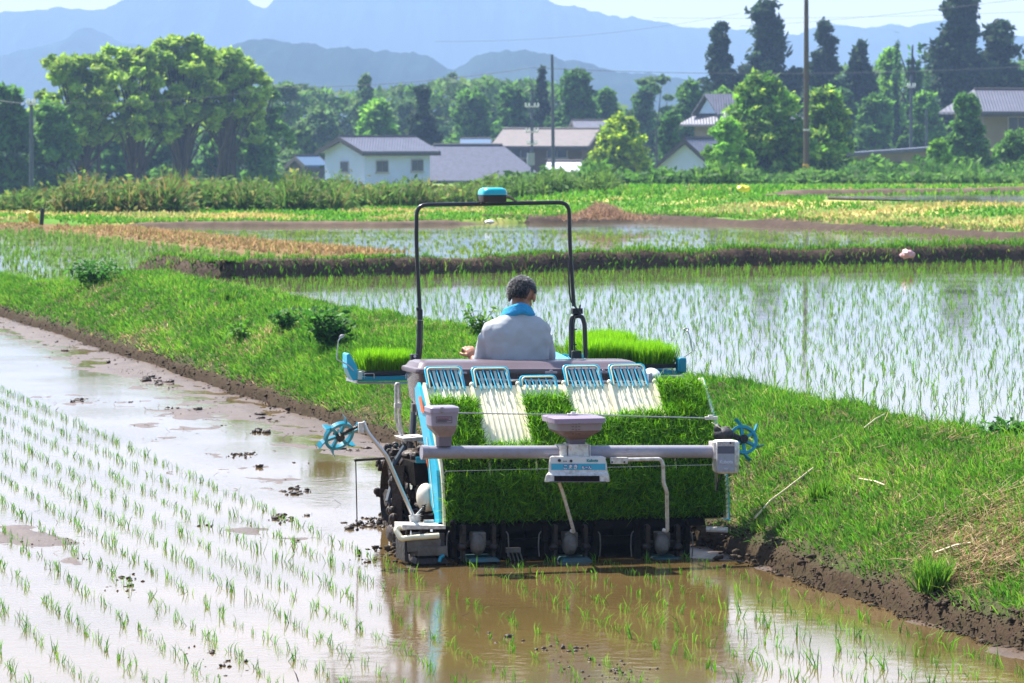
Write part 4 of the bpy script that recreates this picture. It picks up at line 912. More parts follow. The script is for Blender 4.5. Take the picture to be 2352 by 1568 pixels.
c = onz(1124, 509, .62); lump('white_block', 'small white block at the inlet of the middle paddy', 'block', c, AXW, (.12, .1, .05), mat('white_thing', (.7, .72, .78), rough=.5), 2)
for k, (x, lab) in enumerate(((2100, 'left of two small white bales below the flat shed'), (2116, 'right of two small white bales below the flat shed'))):
    c = atY(x, 404, 192); lump('white_bale', lab, 'bale', c, AXW, (.15, .13, .10), MATS['white_thing'], k+4)
# ------------------------------------------------------------------ rice transplanter
RT = empty('rice_transplanter', M0, 'muddy cyan and white ride-on rice transplanter with a six lane seedling rack', 'rice transplanter')
rl, rr_ = rfz(P(1020, 1200, .12))[0], rfz(P(1660, 1200, .12))[0]
PF = [(.10, .235), (.118, .41), (.165, .60), (.395, .88), (.63, 1.115)]  # lower end bent near vertical so the bottom of the mats falls dark
def prof(t):
    ts = [0, .2, .42, .73, 1.0]; return float(np.interp(t, ts, [p[0] for p in PF])), float(np.interp(t, ts, [p[1] for p in PF]))
def rk(s, t, off=0.0):
    if t > 1: f1, z1 = prof(1); f0, z0 = prof(.95); f, z = f1+(f1-f0)*(t-1)/.05, z1+(z1-z0)*(t-1)/.05
    else: f, z = prof(t)
    fa, za = prof(max(0, min(t, 1)-.05)); fb, zb2 = prof(min(1, max(t, 0)+.05)); d = Vector((fb-fa, zb2-za)).normalized()
    return L(rl+(rr_-rl)*s, f-d.y*off, z+d.x*off)     # off = toward the camera side of the rack
NL = 6
m = MB()
for l in range(NL):
    s0, s1 = l/NL+.008, (l+1)/NL-.008; nr = 48; prs = []
    for k in range(nr+1):
        s = s0+(s1-s0)*k/nr; rib = .006*(1 if (k//2) % 3 == 0 else 0)*(2 < k < nr-2); prs.append((s, rib))
    rings = [[rk(s, t, rb) for s, rb in prs] for t in np.linspace(0, 1, 14)]; base = len(m.v)
    for rg in rings: m.v += rg
    for i in range(13):
        for k in range(nr): m.f.append([base+i*(nr+1)+k, base+i*(nr+1)+k+1, base+(i+1)*(nr+1)+k+1, base+(i+1)*(nr+1)+k])
rack = m.build('seedling_rack', CREAM, RT, smooth=False)
m = MB()
for l in range(NL+1):
    s = l/NL; m.loft([[rk(s-.007, t, -.01), rk(s+.007, t, -.01), rk(s+.004, t, .024 if t > .45 else .004), rk(s-.004, t, .024 if t > .45 else .004)] for t in np.linspace(0, 1.0, 14)])
    m.ball(rk(s, 1.0, .012), (.016, .02, .02), n=10, m=6)
m.build('lane_divider', CREAM, rack)
m = MB(); m.prism([rk(0, 0, -.012), rk(1, 0, -.012), rk(1, 1, -.012), rk(0, 1, -.012)], Fv*.0+Uv*-.004); 
m = MB(); m.tube([rk(0, .96, -.05), rk(1, .96, -.05)], .012, 8); m.tube([rk(.0, .5, -.05), rk(1, .5, -.05)], .015, 8); m.tube([rk(.02, .08, -.06), rk(.98, .08, -.06)], .02, 8); m.build('rack_rail', STEEL, rack)
# thin seedling retaining wire across the rack
m = MB(); m.tube([rk(.0, .385, .10), rk(1.0, .385, .10)], .0016, 5)
for s in (0.0, 1.0): m.tube([rk(s, .385, 0), rk(s, .385, .10)], .004, 6)
m.build('retaining_wire', STEEL, rack)
# side boards
for side, s in ((-1, rl-.02), (1, rr_+.02)):
    near_ = [(.075, .225)]+[(f-.01, z) for f, z in PF]+[(.66, 1.145)]; far_ = [(.20, .22), (.215, .30), (.30, .36), (.39, .60), (.56, .84), (.72, 1.02), (.74, 1.10)]
    pl = [L(s, f, z) for f, z in near_]+[L(s, f, z) for f, z in far_[::-1]]
    m = MB(); m.prism(pl, Rv*.022*side); bo = m.build('side_board', CYANL, RT, bevel=.004, smooth=False)
    if side < 0:
        q = MB(); q.prism([L(s-.026, f, z) for f, z in ((.455, .955), (.53, .955), (.60, 1.05), (.54, 1.06))], Rv*-.004); q.prism([L(s-.026, f, z) for f, z in ((.36, .60), (.40, .64), (.44, .72), (.40, .70))], Rv*-.003); q.build('reflector', ORANGE, bo, smooth=False)
        q = MB(); q.prism([L(s-.026, f, z) for f, z in ((.205, .35), (.215, .35), (.40, .80), (.39, .80))], Rv*-.002); q.build('stripe', CREAM, bo, smooth=False)
    q = MB(); q.loft([[rk(0 if side < 0 else 1, t, -.005)+Rv*side*.004, rk(0 if side < 0 else 1, t, -.005)+Rv*side*.02, rk(0 if side < 0 else 1, t, .045)+Rv*side*.02, rk(0 if side < 0 else 1, t, .045)+Rv*side*.004] for t in np.linspace(.0, 1, 10)]); q.build('side_lip', CREAM, bo)
q = MB(); q.prism([P(1618, 930, .5), P(1622, 950, .5), P(1616, 948, .5)], Fv*.01); q.build('reflector', ORANGE, RT, smooth=False)
# wire extensions above the lanes
ext = {0: (.005, .013), 1: (.0, .11), 2: (.0, .045), 3: (.0, .12), 4: (.0, .12)}
hts = [.125, .115, .045, .12, .12]
for l, hgt in enumerate(hts):
    a, b = l/NL+.010, (l+1)/NL-.026; dn = lambda s, d, o=.03: rk(s, 1+d/1.04, o); m = MB()
    m.tube([dn(a, -.02, .01), dn(a, hgt), dn(b, hgt), dn(b, -.02, .01)], .0068, 8, round_=.03)
    g = m.build('mat_guide', CYANL, rack)
    m = MB(); m.tube([dn(a+.006, -.02, .014), dn(a+.006, hgt-.012, .036), dn(b-.006, hgt-.012, .036), dn(b-.006, -.02, .014)], .0060, 6, round_=.03); m.build('guide_edge', mat('yellowed_plastic', (.62, .60, .38), rough=.5), g)
    m = MB()
    for k in range(5):
        s = a+(b-a)*(.10+.80*k/4); m.tube([dn(s, hgt, .03), dn(s+.006, -.045, .034), dn(s+.007, -.052, .02)], .0042, 6)
    m.build('guide_rod', CYANL, g)
    m = MB()
    for k in range(4):
        s = a+(b-a)*(.20+.80*k/4); m.prism([dn(s, hgt-.02, .022), dn(s+.010, hgt-.02, .022), dn(s+.012, -.03, .012), dn(s+.002, -.03, .012)], Fv*.004)
    m.build('guide_slat', PALE, g, smooth=False)

# seedling mats lying on the rack: each a thing of its own
MATG = [(.12, .35, .01), (.18, .44, .012), (.08, .24, .01), (.26, .52, .015), (.05, .15, .008)]
def mat_on_rack(l, ttop, lab, dens=9000, seed=0, hh=1.0, jit=.55):
    o0 = rk((l+.5)/NL, .02); e = empty('seedling_mat', o0, lab, 'seedling mat', 'seedling mats on the sloping rack')
    a, b = l/NL+.006, (l+1)/NL-.006; m = MB(); m.loft([[rk(a, t, .004), rk(b, t, .004), rk(b, t, .030), rk(a, t, .030)] for t in np.linspace(.01, ttop-.012, 12)]); m.build('soil', SOIL, e, smooth=False)
    r = np.random.default_rng(700+l+seed); n = int(dens*ttop); s = r.uniform(a, b, n); t = r.uniform(.01, ttop, n)**1.0; P_ = np.array([tuple(rk(x, y, .026)) for x, y in zip(s, t)])
    nn = []; 
    for y in t: q = rk(.5, y, 1)-rk(.5, y, 0); nn.append(tuple(q*(.62 if y > .45 else (.60 if y > .24 else .22))+Uv*.62))
    # clumpy variation of height and lean
    k = np.array([fbm(x*26, y*14, l*3+seed, 3) for x, y in zip(s, t)]); ln = r.uniform(.06, .115, n)*(1+.5*k)*hh
    ln *= np.where((t > .335) & (t < .43), .35, 1.0)*np.where(t < .335, 1.12, 1.0)*(.9+.2*((l*7) % 5)/4)
    nn = np.array(nn)+np.stack([.5*np.array([fbm(x*40, y*20, 50+l, 2) for x, y in zip(s, t)]), np.zeros(n), np.zeros(n)], 1)
    col = palette(n, MATG, r, .2)*(1+.55*k[:, None])
    scatter_blades('leaves', P_, ln, r.uniform(.004, .007, n), np.clip(col, 0, 1), up=nn, jit=jit, seed=seed+l*7, parent=e, bend=.8)
    e.children[-1]['kind'] = 'stuff'
mat_on_rack(0, .87, 'bright rice seedling mat in the leftmost lane, behind the small square hopper')
mat_on_rack(1, .545, 'shortest seedling mat, below the widest bare stretch of cream rack')
mat_on_rack(2, .87, 'seedling mat in the third lane, reaching almost to the top left of the funnel hopper')
mat_on_rack(3, .715, 'seedling mat directly behind the funnel hopper')
mat_on_rack(4, .745, 'seedling mat in the fifth lane, under the rightmost cyan wire guide')
mat_on_rack(5, .97, 'full length seedling mat in the rightmost lane reaching over the top edge', hh=1.05)

# fertiliser hopper
ha, hb = P(958, 851, .83), P(1480, 849, .83); Rb = (hb-ha).normalized(); Ub = Rb.cross(Fv).normalized(); hl = (hb-ha).length
def HP(x, f, z): return ha+Rb*x+Fv*f+Ub*z
def rrect(x0, x1, f0, f1, z, rad=.05, n=5):
    pts = []
    for cx, cf, a0 in ((x0+rad, f0+rad, math.pi), (x1-rad, f0+rad, 1.5*math.pi), (x1-rad, f1-rad, 0), (x0+rad, f1-rad, .5*math.pi)):
        for k in range(n): a = a0+k/(n-1)*math.pi/2; pts.append(HP(cx+rad*math.cos(a), cf+rad*math.sin(a), z))
    return pts
hop = MB().loft([rrect(.13, hl-.12, .10, .36, -.34), rrect(.045, hl-.03, .03, .43, -.20), rrect(.022, hl-.015, .018, .45, -.01)]).build('fertiliser_hopper', MAUVE, RT)
lid = MB().loft([rrect(.0, hl, 0, .47, -.022), rrect(-.004, hl+.004, -.004, .474, -.008), rrect(0, hl, 0, .47, .008), rrect(.02, hl-.02, .03, .44, .016), rrect(.035, hl-.035, .06, .41, .045), rrect(.06, hl-.06, .10, .37, .056)]).build('lid', MAUVL, hop)
m = MB()
for x in (.30, .93, 1.30): m.box(HP(x, -.008, -.016), (.085, .014, .014), (Rb, Fv, Ub)); m.box(HP(x, -.012, -.004), (.02, .012, .012), (Rb, Fv, Ub))
m.build('lid_clip', mat('clear_clip', (.42, .36, .42), rough=.2), hop, bevel=.002)
m = MB()
for x in (.26, .62, .655, .70, 1.02, 1.24, 1.33, 1.40): m.tube([HP(x, .015, -.02), HP(x, .023, -.19)], .0022, 5)
m.build('seam', GRAND, hop)
for x0, w_ in ((.62, .35),):
    m = MB(); m.prism([HP(x0-.08, .012, -.165), HP(x0+.02, .012, -.135), HP(x0+.16, .012, -.13), HP(x0+.30, .012, -.17)], Fv*.002)
    m.build('fertiliser_level', GRAND, hop, smooth=False)
m = MB(); m.prism([P(964, 872, .93), P(971, 870, .93), P(973, 897, .93), P(967, 899, .93)], Rv*-.003); m.build('warning_sticker', mat('red_sticker', (.55, .05, .05), rough=.4), hop, smooth=False)
m = MB(); a = P(1497, 863, .85); m.ball(a, (.05, .14, .055), n=16, m=10); m.box(P(1490, 868, .85), (.06, .2, .085)); m.build('side_cover', mat('grey_side_cover', (.42, .45, .52), rough=.35, coat=.3), RT, bevel=.01)
MB().tube([P(1100, 872, .70), P(1300, 876, .70), P(1488, 878, .70)], .009, 8).build('hand_rail', STEEL, RT)

# granule spreader with its two hoppers, nameplate and control box
tl, trr = P(972, 1038.5, -.20), P(1642, 1037, -.20)
sp = MB().tube([tl, trr], .0425, 24).build('granule_spreader', GREYP, RT)
ex = (trr-tl).normalized()
MB().tube([tl-ex*.012, tl+ex*.03], .047, 24).build('tube_cap', GREYP, sp)
def fz(px, py, f=-.20): return P(px, py, f)
def sq(px0, px1, py, f0, f1, rad=.02, n=4):
    a, b = P(px0, py, (f0+f1)/2), P(px1, py, (f0+f1)/2); w_ = (b-a).length; c = (a+b)/2; d = f1-f0; pts = []
    for cx, cf, a0 in ((-w_/2+rad, -d/2+rad, math.pi), (w_/2-rad, -d/2+rad, 1.5*math.pi), (w_/2-rad, d/2-rad, 0), (-w_/2+rad, d/2-rad, .5*math.pi)):
        for k in range(n): an = a0+k/(n-1)*math.pi/2; pts.append(c+Rv*(cx+rad*math.cos(an))+Fv*(cf+rad*math.sin(an)))
    return pts
h1 = MB().loft([sq(1004, 1034, 1023, -.25, -.15, .012), sq(1004, 1034, 1002, -.25, -.15, .012)]).build('hopper_neck', GRAND, sp)
h1 = MB().loft([sq(1004, 1034, 1002, -.25, -.15, .012), sq(1000, 1038, 996, -.26, -.14, .014), sq(988, 1043, 984, -.28, -.12, .02), sq(985, 1044, 976, -.285, -.115, .02)]).build('hopper_base', mat('half_full_plastic', (.33, .26, .28), rough=.3, noise=.3, nscale=20), sp)
h1 = MB().loft([sq(985, 1044, 976, -.285, -.115, .02), sq(983, 1046, 945, -.29, -.11, .02)]).build('square_hopper', FROST, sp)
h1 = MB().loft([sq(981, 1048, 945, -.295, -.105, .02), sq(981, 1048, 935, -.295, -.105, .02), sq(984, 1045, 932, -.285, -.115, .02)]).build('hopper_lid', FROST, sp)
m = MB(); m.box(P(1015, 941, -.30), (.022, .008, .035)); m.build('lid_latch', GREYP, sp, bevel=.003)
STK = mat('sticker', (.62, .56, .6), rough=.5); BLKI = mat('black_ink', (.02, .02, .02), rough=.6); REDI = mat('red_ink', (.6, .05, .05), rough=.6); BLUI = mat('blue_ink', (.03, .04, .35), rough=.6); TEAL = mat('teal_ink', (.0, .28, .34), rough=.6); WHI = mat('white_ink', (.85, .85, .85), rough=.6); GRYI = mat('pale_ink', (.6, .62, .72), rough=.6)
def plate(name, px0, py0, px1, py1, f, m_, par, th=.003, bev=0):
    m = MB(); m.prism([P(px0, py1, f), P(px1, py1, f), P(px1, py0, f), P(px0, py0, f)], -Fv*th); return m.build(name, m_, par, smooth=False, bevel=bev)
m = MB()
for a_, b_ in (((1002, 957), (1038, 957)), ((1002, 971), (1038, 971)), ((1002, 957), (1002, 971)), ((1038, 957), (1038, 971))): m.tube([P(*a_, -.292), P(*b_, -.292)], .0012, 4)
for row, (y, x1) in enumerate(((962.5, 1030), (965.2, 1035), (967.8, 1026))):
    x = 1004.5; rnd = random.Random(row)
    while x < x1: w_ = rnd.uniform(.8, 1.8); m.box(P(x+w_/2, y, -.2915), (w_*.0026, .001, .0038)); x += w_+.5
m.build('warning_print', BLKI, sp, smooth=False)
m = MB(); x = 1004.5; rnd = random.Random(9)
while x < 1035: w_ = rnd.uniform(.8, 1.8); m.box(P(x+w_/2, 959.8, -.2915), (w_*.0026, .001, .0038)); x += w_+.5
m.build('red_warning_print', REDI, sp, smooth=False)
# central funnel hopper
MB().loft([sq(1298, 1346, 1047, -.29, -.11, .03), sq(1298.5, 1345.5, 1018, -.29, -.11, .03)]).build('collar', WHITE, sp)
m = MB(); m.loft([sq(1280, 1296, 1047, -.27, -.13, .008), sq(1280, 1296, 1021, -.27, -.13, .008)]); m.build('motor_box', WHITE, sp); MB().loft([sq(1347, 1349.5, 1047, -.27, -.13, .003), sq(1347, 1349.5, 1020, -.27, -.13, .003)]).build('clamp', WHITE, sp)
MB().loft([sq(1304, 1340, 1018, -.26, -.14, .02), sq(1303, 1341, 1007, -.265, -.135, .02)]).build('hopper_neck', GRAND, sp)
MB().loft([sq(1303, 1341, 1007, -.265, -.135, .02), sq(1275, 1364, 991, -.32, -.08, .03), sq(1270, 1369, 985.5, -.335, -.065, .03)]).build('hopper_base', GRAN, sp)
MB().loft([sq(1270, 1369, 985.5, -.335, -.065, .03), sq(1266, 1372, 968, -.35, -.05, .03)]).build('funnel_hopper', FROST, sp)
MB().loft([sq(1259, 1376, 968, -.37, -.03, .03), sq(1258, 1376.5, 957, -.37, -.03, .03), sq(1263, 1372, 954.5, -.355, -.045, .03)]).build('hopper_lid', mat('violet_lid', (.38, .31, .42), rough=.3, trans=.2), sp)
def text(body, px, py, f, hgt, m_, par, name='lettering', bold=0.0, align='LEFT', ext=.001):
    cu = bpy.data.curves.new(name, 'FONT'); cu.body = body; cu.size = hgt/.72; cu.extrude = ext; cu.offset = bold; cu.align_x = align; cu.materials.append(m_)
    o = bpy.data.objects.new(name, cu); SC.collection.objects.link(o); mx = Matrix((Rv, Uv, -Fv)).transposed().to_4x4(); mx.translation = P(px, py, f)-worldloc(par); o.parent = par; o.matrix_local = mx; return o
for k, (n_, y) in enumerate((('4', 973.0), ('3', 979.5), ('2', 986.5), ('1', 996))):
    ff = -.353 if y < 987 else -.325; text(n_, 1323, y+1.8, ff, .010, BLKI, sp, 'lettering', .0003, 'CENTER')
    m = MB()
    for s_ in (-1, 1): m.box(P(1323+s_*7, y, ff), (.018, .001, .0022))
    m.build('level_mark', BLKI, sp, smooth=False)
# nameplate box
bx = MB(); f0 = -.36
bx.loft([[P(1250, 1107, f0+.00), P(1400.5, 1107, f0+.00), P(1397, 1107, -.12), P(1254, 1107, -.12)], [P(1254, 1091, f0+.005), P(1399, 1090.5, f0+.005), P(1396, 1090, -.12), P(1256, 1090, -.12)], [P(1260, 1084, f0+.03), P(1396, 1084, f0+.03), P(1394, 1084, -.12), P(1260, 1084, -.12)], [P(1261, 1060, f0+.04), P(1393, 1060, f0+.04), P(1391, 1060, -.12), P(1262, 1060, -.12)], [P(1263, 1049.5, f0+.045), P(1389, 1049.5, f0+.045), P(1388, 1049.5, -.13), P(1265, 1049.5, -.13)], [P(1268, 1046.5, f0+.06), P(1384, 1046.5, f0+.06), P(1384, 1046.5, -.15), P(1268, 1046.5, -.15)]])
bx = bx.build('spreader_case', WHITE, sp, bevel=.006, smooth=False)
fp = f0+.037
plate('outlet', 1273, 1092.5, 1377, 1105, f0-.001, DARKM, sp, .003); plate('outlet_lip', 1262, 1105, 1392, 1107, f0-.003, GRAND, sp, .004)
plate('label_plate', 1264.5, 1049.8, 1391, 1081, fp-.002, mat('label_white', (.72, .74, .76), rough=.35), sp, .002, .001)
plate('label_band', 1266, 1064.5, 1390.5, 1079, fp-.005, mat('label_cyan', (.05, .42, .62), rough=.35), sp, .001)
text('Kubota', 1347.5, 1060.5, fp-.007, .0185, TEAL, sp, bold=.0008); 
for t_, x_, h_ in (('こまき', 1293, .027), ('ちゃん', 1335.5, .018)):
    o = text(t_, x_, 1077, fp-.007, h_, BLUI, sp, bold=.0036, ext=.0005); o.data.size = h_/.80; o = text(t_, x_, 1077, fp-.0090, h_, WHI, sp, bold=.0008, ext=.0005); o.data.size = h_/.80
m = MB()
for x_, y_, q in ((1284.3, 1057, .0095), (1311, 1058.3, .0085), (1294.5, 1058.8, .003), (1299.5, 1058.8, .003)): m.tube([P(x_, y_, fp-.003), P(x_, y_, fp-.003)-Fv*.012], q, 12)
m.build('knob', RUB, sp)
plate('connector', 1401, 1049.5, 1439.5, 1064.5, -.28, WHITE, sp, .03, .004)
m = MB()
for x_ in (1406, 1434): m.tube([P(x_, 1061, -.31), P(x_, 1061, -.316)], .006, 8)
m.build('screw', BLKI, sp)
m = MB().tube([P(1436, 1055.5, -.30), P(1517, 1054, -.29), P(1523, 1066, -.29), P(1524, 1110, -.26), P(1532, 1128, -.24), P(1533, 1220, -.10), P(1522.5, 1216.5, -.08)], .0125, 12, round_=.03).build('lever_pipe', WHITE, RT)
m = MB().tube([P(1284, 1108, -.24), P(1286, 1113, -.24), P(1293.5, 1134, -.22), P(1318.5, 1222, -.08), P(1311, 1218, -.06)], .0115, 12, round_=.02).build('lever_pipe', WHITE, RT)
# control box at the right end
MB().loft([sq(1634, 1652, 1052, -.27, -.13, .02), sq(1633, 1652, 1014, -.27, -.13, .02)]).build('end_housing', WHITE, sp)
cb = MB(); cb.loft([sq(1646, 1687, 1086, -.33, -.18, .03), sq(1643.5, 1690.5, 1082, -.34, -.17, .03), sq(1643, 1691, 1050, -.34, -.16, .03), sq(1643, 1691, 1015, -.34, -.16, .03), sq(1646.5, 1688, 1011, -.33, -.17, .03)])
cb = cb.build('control_box', WHITE, sp, angle=60)
fc_ = -.343
plate('panel', 1647, 1013.5, 1687.5, 1082.5, fc_, mat('panel_violet_grey', (.36, .37, .47), rough=.35, noise=.7, dark=(.25, .16, .13), nscale=60, thr=.66), sp, .002, .001)
plate('panel_top', 1648, 1014.5, 1686.5, 1024, fc_-.0025, mat('panel_speckled', (.6, .58, .6), rough=.4, noise=.9, dark=(.25, .12, .11), nscale=90, thr=.55), sp, .001)
plate('screen', 1648, 1025, 1687, 1041.5, fc_-.0025, mat('screen_grey', (.12, .12, .19), rough=.15), sp, .001)
text('Kubota', 1668, 1064, fc_-.0035, .0225, GRYI, sp, bold=.0010, align='CENTER'); text('HSY', 1668, 1078, fc_-.0035, .0115, GRYI, sp, bold=.0006, align='CENTER')
m = MB().tube([P(1678, 1017, fc_-.003), P(1678, 1017, fc_-.008)], .006, 10).build('button', BLKI, sp)
m = MB().tube([P(1658, 1086, -.22), P(1656, 1098, -.2), P(1649, 1107, -.18), P(1647, 1125, -.15)], .006, 8, round_=.02).build('cable', RUB, sp)
m = MB().tube([P(1645, 1086, -.2), P(1646, 1125, -.1)], .009, 8).build('support', STEEL, sp)
# line tracer rod above
rd = MB().tube([P(1040, 948, -.16), P(1150, 950, -.16), P(1320, 952, -.16), P(1625, 960, -.16)], .0042, 8).build('cross_rod', STEEL, RT)
m = MB(); m.box(P(1634, 958, -.16), (.086, .02, .010)); m.box(P(1634, 962, -.16), (.086, .02, .007)); m.box(P(1632, 955, -.16), (.03, .02, .012)); m.box(P(1315, 951, -.16), (.07, .02, .012)); m.box(P(1316, 948, -.16), (.025, .02, .016)); m.build('rod_clamp', WHITE, rd, bevel=.002)

# ---- planting units
def unit(cx):
    m = MB(); c = P(cx, 1250, -.02); u_ = m.ball(c, (.052, .05, .072), n=18, m=10); m.box(P(cx, 1238, .03), (.09, .10, .10)); m.box(P(cx+6, 1258, -.06), (.05, .02, .045))
    un = m.build('planting_unit', GCASE, RT, bevel=.008)
    m = MB()
    for sx in (-34, 35):
        m.box(P(cx+sx, 1232, .0), (.028, .07, .15)); m.ball(P(cx+sx, 1209, -.01), (.016, .02, .018), n=10, m=6); m.box(P(cx+sx, 1268, -.01), (.024, .05, .12)); m.tube([P(cx, 1248, .02), P(cx+sx, 1248, .02)], .022, 10)
        m.ball(P(cx+sx*1.05, 1256, -.02), (.035, .04, .03), n=10, m=6)
    m.build('planting_arm', MUDD, un, bevel=.005)
    for sx in (-58, 58):
        m = MB(); m.ball(P(cx+sx, 1201, .0), (.02, .025, .022), n=10, m=6); m.box(P(cx+sx, 1225, .02), (.034, .05, .13)); m.box(P(cx+sx*.97, 1262, .01), (.034, .06, .12))
        m.build('tine_cover', DARKM, un, bevel=.006)
    for sx in (-70, 70): m = MB(); m.tube([P(cx+sx*.93, 1220, .0), P(cx+sx, 1226, -.03), P(cx+sx*1.02, 1255, -.04), P(cx+sx*.99, 1278, -.04)], .0045, 6, round_=.02); m.build('seedling_guard', GCASE, un)
    m = MB(); m.box(P(cx+4, 1281, .05), (.22, .30, .03), taper=.8); m.build('float', mat('dark_teal_float', (.01, .09, .11), rough=.4, noise=.6, dark=(.06, .045, .03), nscale=12), un, bevel=.01)
for cx in (1097, 1308, 1520): unit(cx)
m = MB(); m.box(L(.03, .32, .20), (1.72, .10, .09)); m.box(L(.03, .24, .10), (1.66, .08, .06)); m.tube([L(-.82, .20, .235), L(.9, .20, .235)], .028, 10)
for x in (-.62, -.3, 0, .3, .62): m.box(L(x, .45, .24), (.06, .35, .10)); m.box(L(x+.1, .30, .13), (.05, .1, .14))
m.build('planter_frame', DARKM, RT, bevel=.006)
m = MB(); m.prism([L(-.84, .34, -.02), L(.92, .34, -.02), L(.92, .30, .30), L(-.84, .30, .30)], Fv*.012); m.build('shade_panel', DARKM, RT, smooth=False)  # dark panel added to black out the gap behind the planting units
m = MB(); m.prism([L(-.86, .06, .20), L(.96, .06, .20), L(.96, .085, .262), L(-.86, .085, .262)], Fv*.02); m.build('feed_rail', DARKM, RT, smooth=False)
m = MB()
for k in range(4): q = P(1165+k*9, 1268, .05); m.prism([q, q+Rv*.012, q+Rv*.03-Uv*.055, q+Rv*.022-Uv*.06], Fv*.02)
m.box(P(1176, 1263, .05), (.11, .04, .03)); m.build('rake', GCASE, RT, smooth=False)
m = MB().tube([P(1622, 1215, .1), P(1672, 1217, .05)], .019, 12).build('side_roller', WHITE, RT)
# levelling rotor under the middle
m = MB(); m.tube([L(-.85, .62, .10), L(.85, .62, .10)], .03, 10)
for k in range(44):
    a = k*1.2; x = -.83+k*.0386; m.box(L(x, .62+.07*math.cos(a), .10+.07*math.sin(a)), (.02, .05, .05))
m.build('levelling_rotor', MUDD, RT)

# ---- left side: plate, bumper, bracket, spring, marker arm
lf = MB(); lf.prism([P(924, 1205, .0), P(1024, 1207, .0), P(1024, 1215, .0), P(924, 1216, .0)], Fv*.22); lf = lf.build('side_plate', WHITE, RT, smooth=False, bevel=.003)
MB().tube([P(932, 1211, .05), P(912, 1212, .03), P(910, 1218, .02), P(922, 1238, -.02), P(936, 1235, -.03), P(1008, 1230, -.03)], .0185, 12, round_=.035).build('bumper_pipe', CREAM, RT)
m = MB(); m.box(P(968, 1250, .05), (.22, .16, .08)); m.box(P(955, 1240, .0), (.05, .05, .10)); m.box(P(985, 1262, .06), (.20, .2, .06)); m.box(P(1000, 1240, .1), (.10, .1, .10)); m.box(P(946, 1262, .02), (.02, .03, .09)); m.tube([P(940, 1248, -.01), P(975, 1246, -.01)], .01, 8); m.build('gear_case', GCASE, RT, bevel=.008)
m = MB(); m.prism([P(929, 1238, .0), P(936, 1238, .0), P(940, 1291, -.02), P(930, 1291, -.02)], Fv*.25); m.box(P(980, 1283, .10), (.22, .3, .04), taper=.85); m.build('side_float', MUDD, RT, bevel=.006)
m = MB().tube([P(1019, 1276, -.04), P(1012, 1280, -.05), P(1009, 1290, -.05)], .012, 8).build('float_hook', CYAN, RT)
m = MB(); m.prism([P(940, 1184, .2), P(968, 1180, .2), P(966, 1200, .2), P(944, 1205, .2)], Fv*.02); m.box(P(985, 1199, .2), (.07, .02, .03)); m.build('arm_bracket', WHITE, RT, bevel=.003, smooth=False)
pts = []; a, b = P(969, 1196, .18), P(974, 1158, .22)
for k in range(73): t = k/72; an = t*9*2*math.pi; pts.append(a.lerp(b, t)+Rv*.014*math.cos(an)+Fv*.014*math.sin(an))
MB().tube(pts, .0032, 5).build('coil_spring', DARKM, RT)
MB().tube([P(951, 1188, .2), P(975, 1162, .24)], .006, 6).build('strut', WHITE, RT)
MB().tube([P(834, 968, .22), P(843, 991, .22), P(887.5, 1046, .22), P(948, 1184, .22)], .0135, 10, round_=.03).build('marker_arm', mat('bare_aluminium', (.62, .62, .66), rough=.3, metal=.8), RT)
def marker_wheel(c, ax, r_, rot, name='marker_wheel'):
    ax = ax.normalized(); x = ax.cross(Uv).normalized(); y = ax.cross(x).normalized(); m = MB(); n = 36; rg = []
    for k in range(n):
        a = 2*math.pi*k/n; d = x*math.cos(a)+y*math.sin(a); rg.append([c+d*(r_-.012)-ax*.016, c+d*(r_+.008)-ax*.016, c+d*(r_+.008)+ax*.016, c+d*(r_-.012)+ax*.016])
    m.loft(rg+[rg[0]], cap=False)
    for k in range(6):
        a = rot+2*math.pi*k/6; d = x*math.cos(a)+y*math.sin(a); e_ = -x*math.sin(a)+y*math.cos(a)
        m.box(c+d*r_*.5, (r_, .020, .022), (d, e_, ax))
        q = c+d*(r_+.004); w_ = .028
        m.loft([[q-ax*w_*.5-e_*.006, q+ax*w_*.5-e_*.006, q+ax*w_*.5+e_*.006, q-ax*w_*.5+e_*.006], [q+d*.025+e_*.01-ax*w_*.8-e_*.005, q+d*.025+e_*.01+ax*w_*.8-e_*.005, q+d*.025+e_*.01+ax*w_*.8+e_*.005, q+d*.025+e_*.01-ax*w_*.8+e_*.005], [q+d*.045+e_*.03-ax*w_-e_*.004, q+d*.045+e_*.03+ax*w_-e_*.004, q+d*.05+e_*.036+ax*w_, q+d*.05+e_*.036-ax*w_]])
    w = m.build(name, CYAN, RT, bevel=.002, smooth=False)
    MB().tube([c-ax*.03, c+ax*.035], .028, 12).build('hub', MUDD, w); return w
marker_wheel(P(778, 1000, .25), Vector((.42, -.62, -.46)), .098, .35)
marker_wheel(P(1706, 1010, -.02), Vector((.25, -.9, .35)), .092, .55)
MB().tube([P(778, 1000, .25), P(815, 982, .23), P(834, 970, .22)], .011, 8).build('wheel_axle', MUDD, RT)
m = MB(); m.box(P(829, 982, .2), (.035, .03, .07)); m.build('wheel_bracket', WHITE, RT, bevel=.004)
m = MB(); m.ball(P(1662, 997, .0), (.07, .08, .05), n=14, m=8); m.ball(P(1648, 985, .0), (.025, .04, .035), n=12, m=7); m.tube([P(1706, 1010, -.02), P(1665, 992, .0)], .02, 8); bag = m.build('marker_motor', RUB, RT)
m = MB(); m.ball(P(1668, 985, .0), (.03, .03, .02), n=12, m=7); m.build('mud_lump', MUDM, bag)
MB().tube([P(1635, 970, -.05), P(1660, 986, -.03)], .003, 5).build('cable', CREAM, RT)
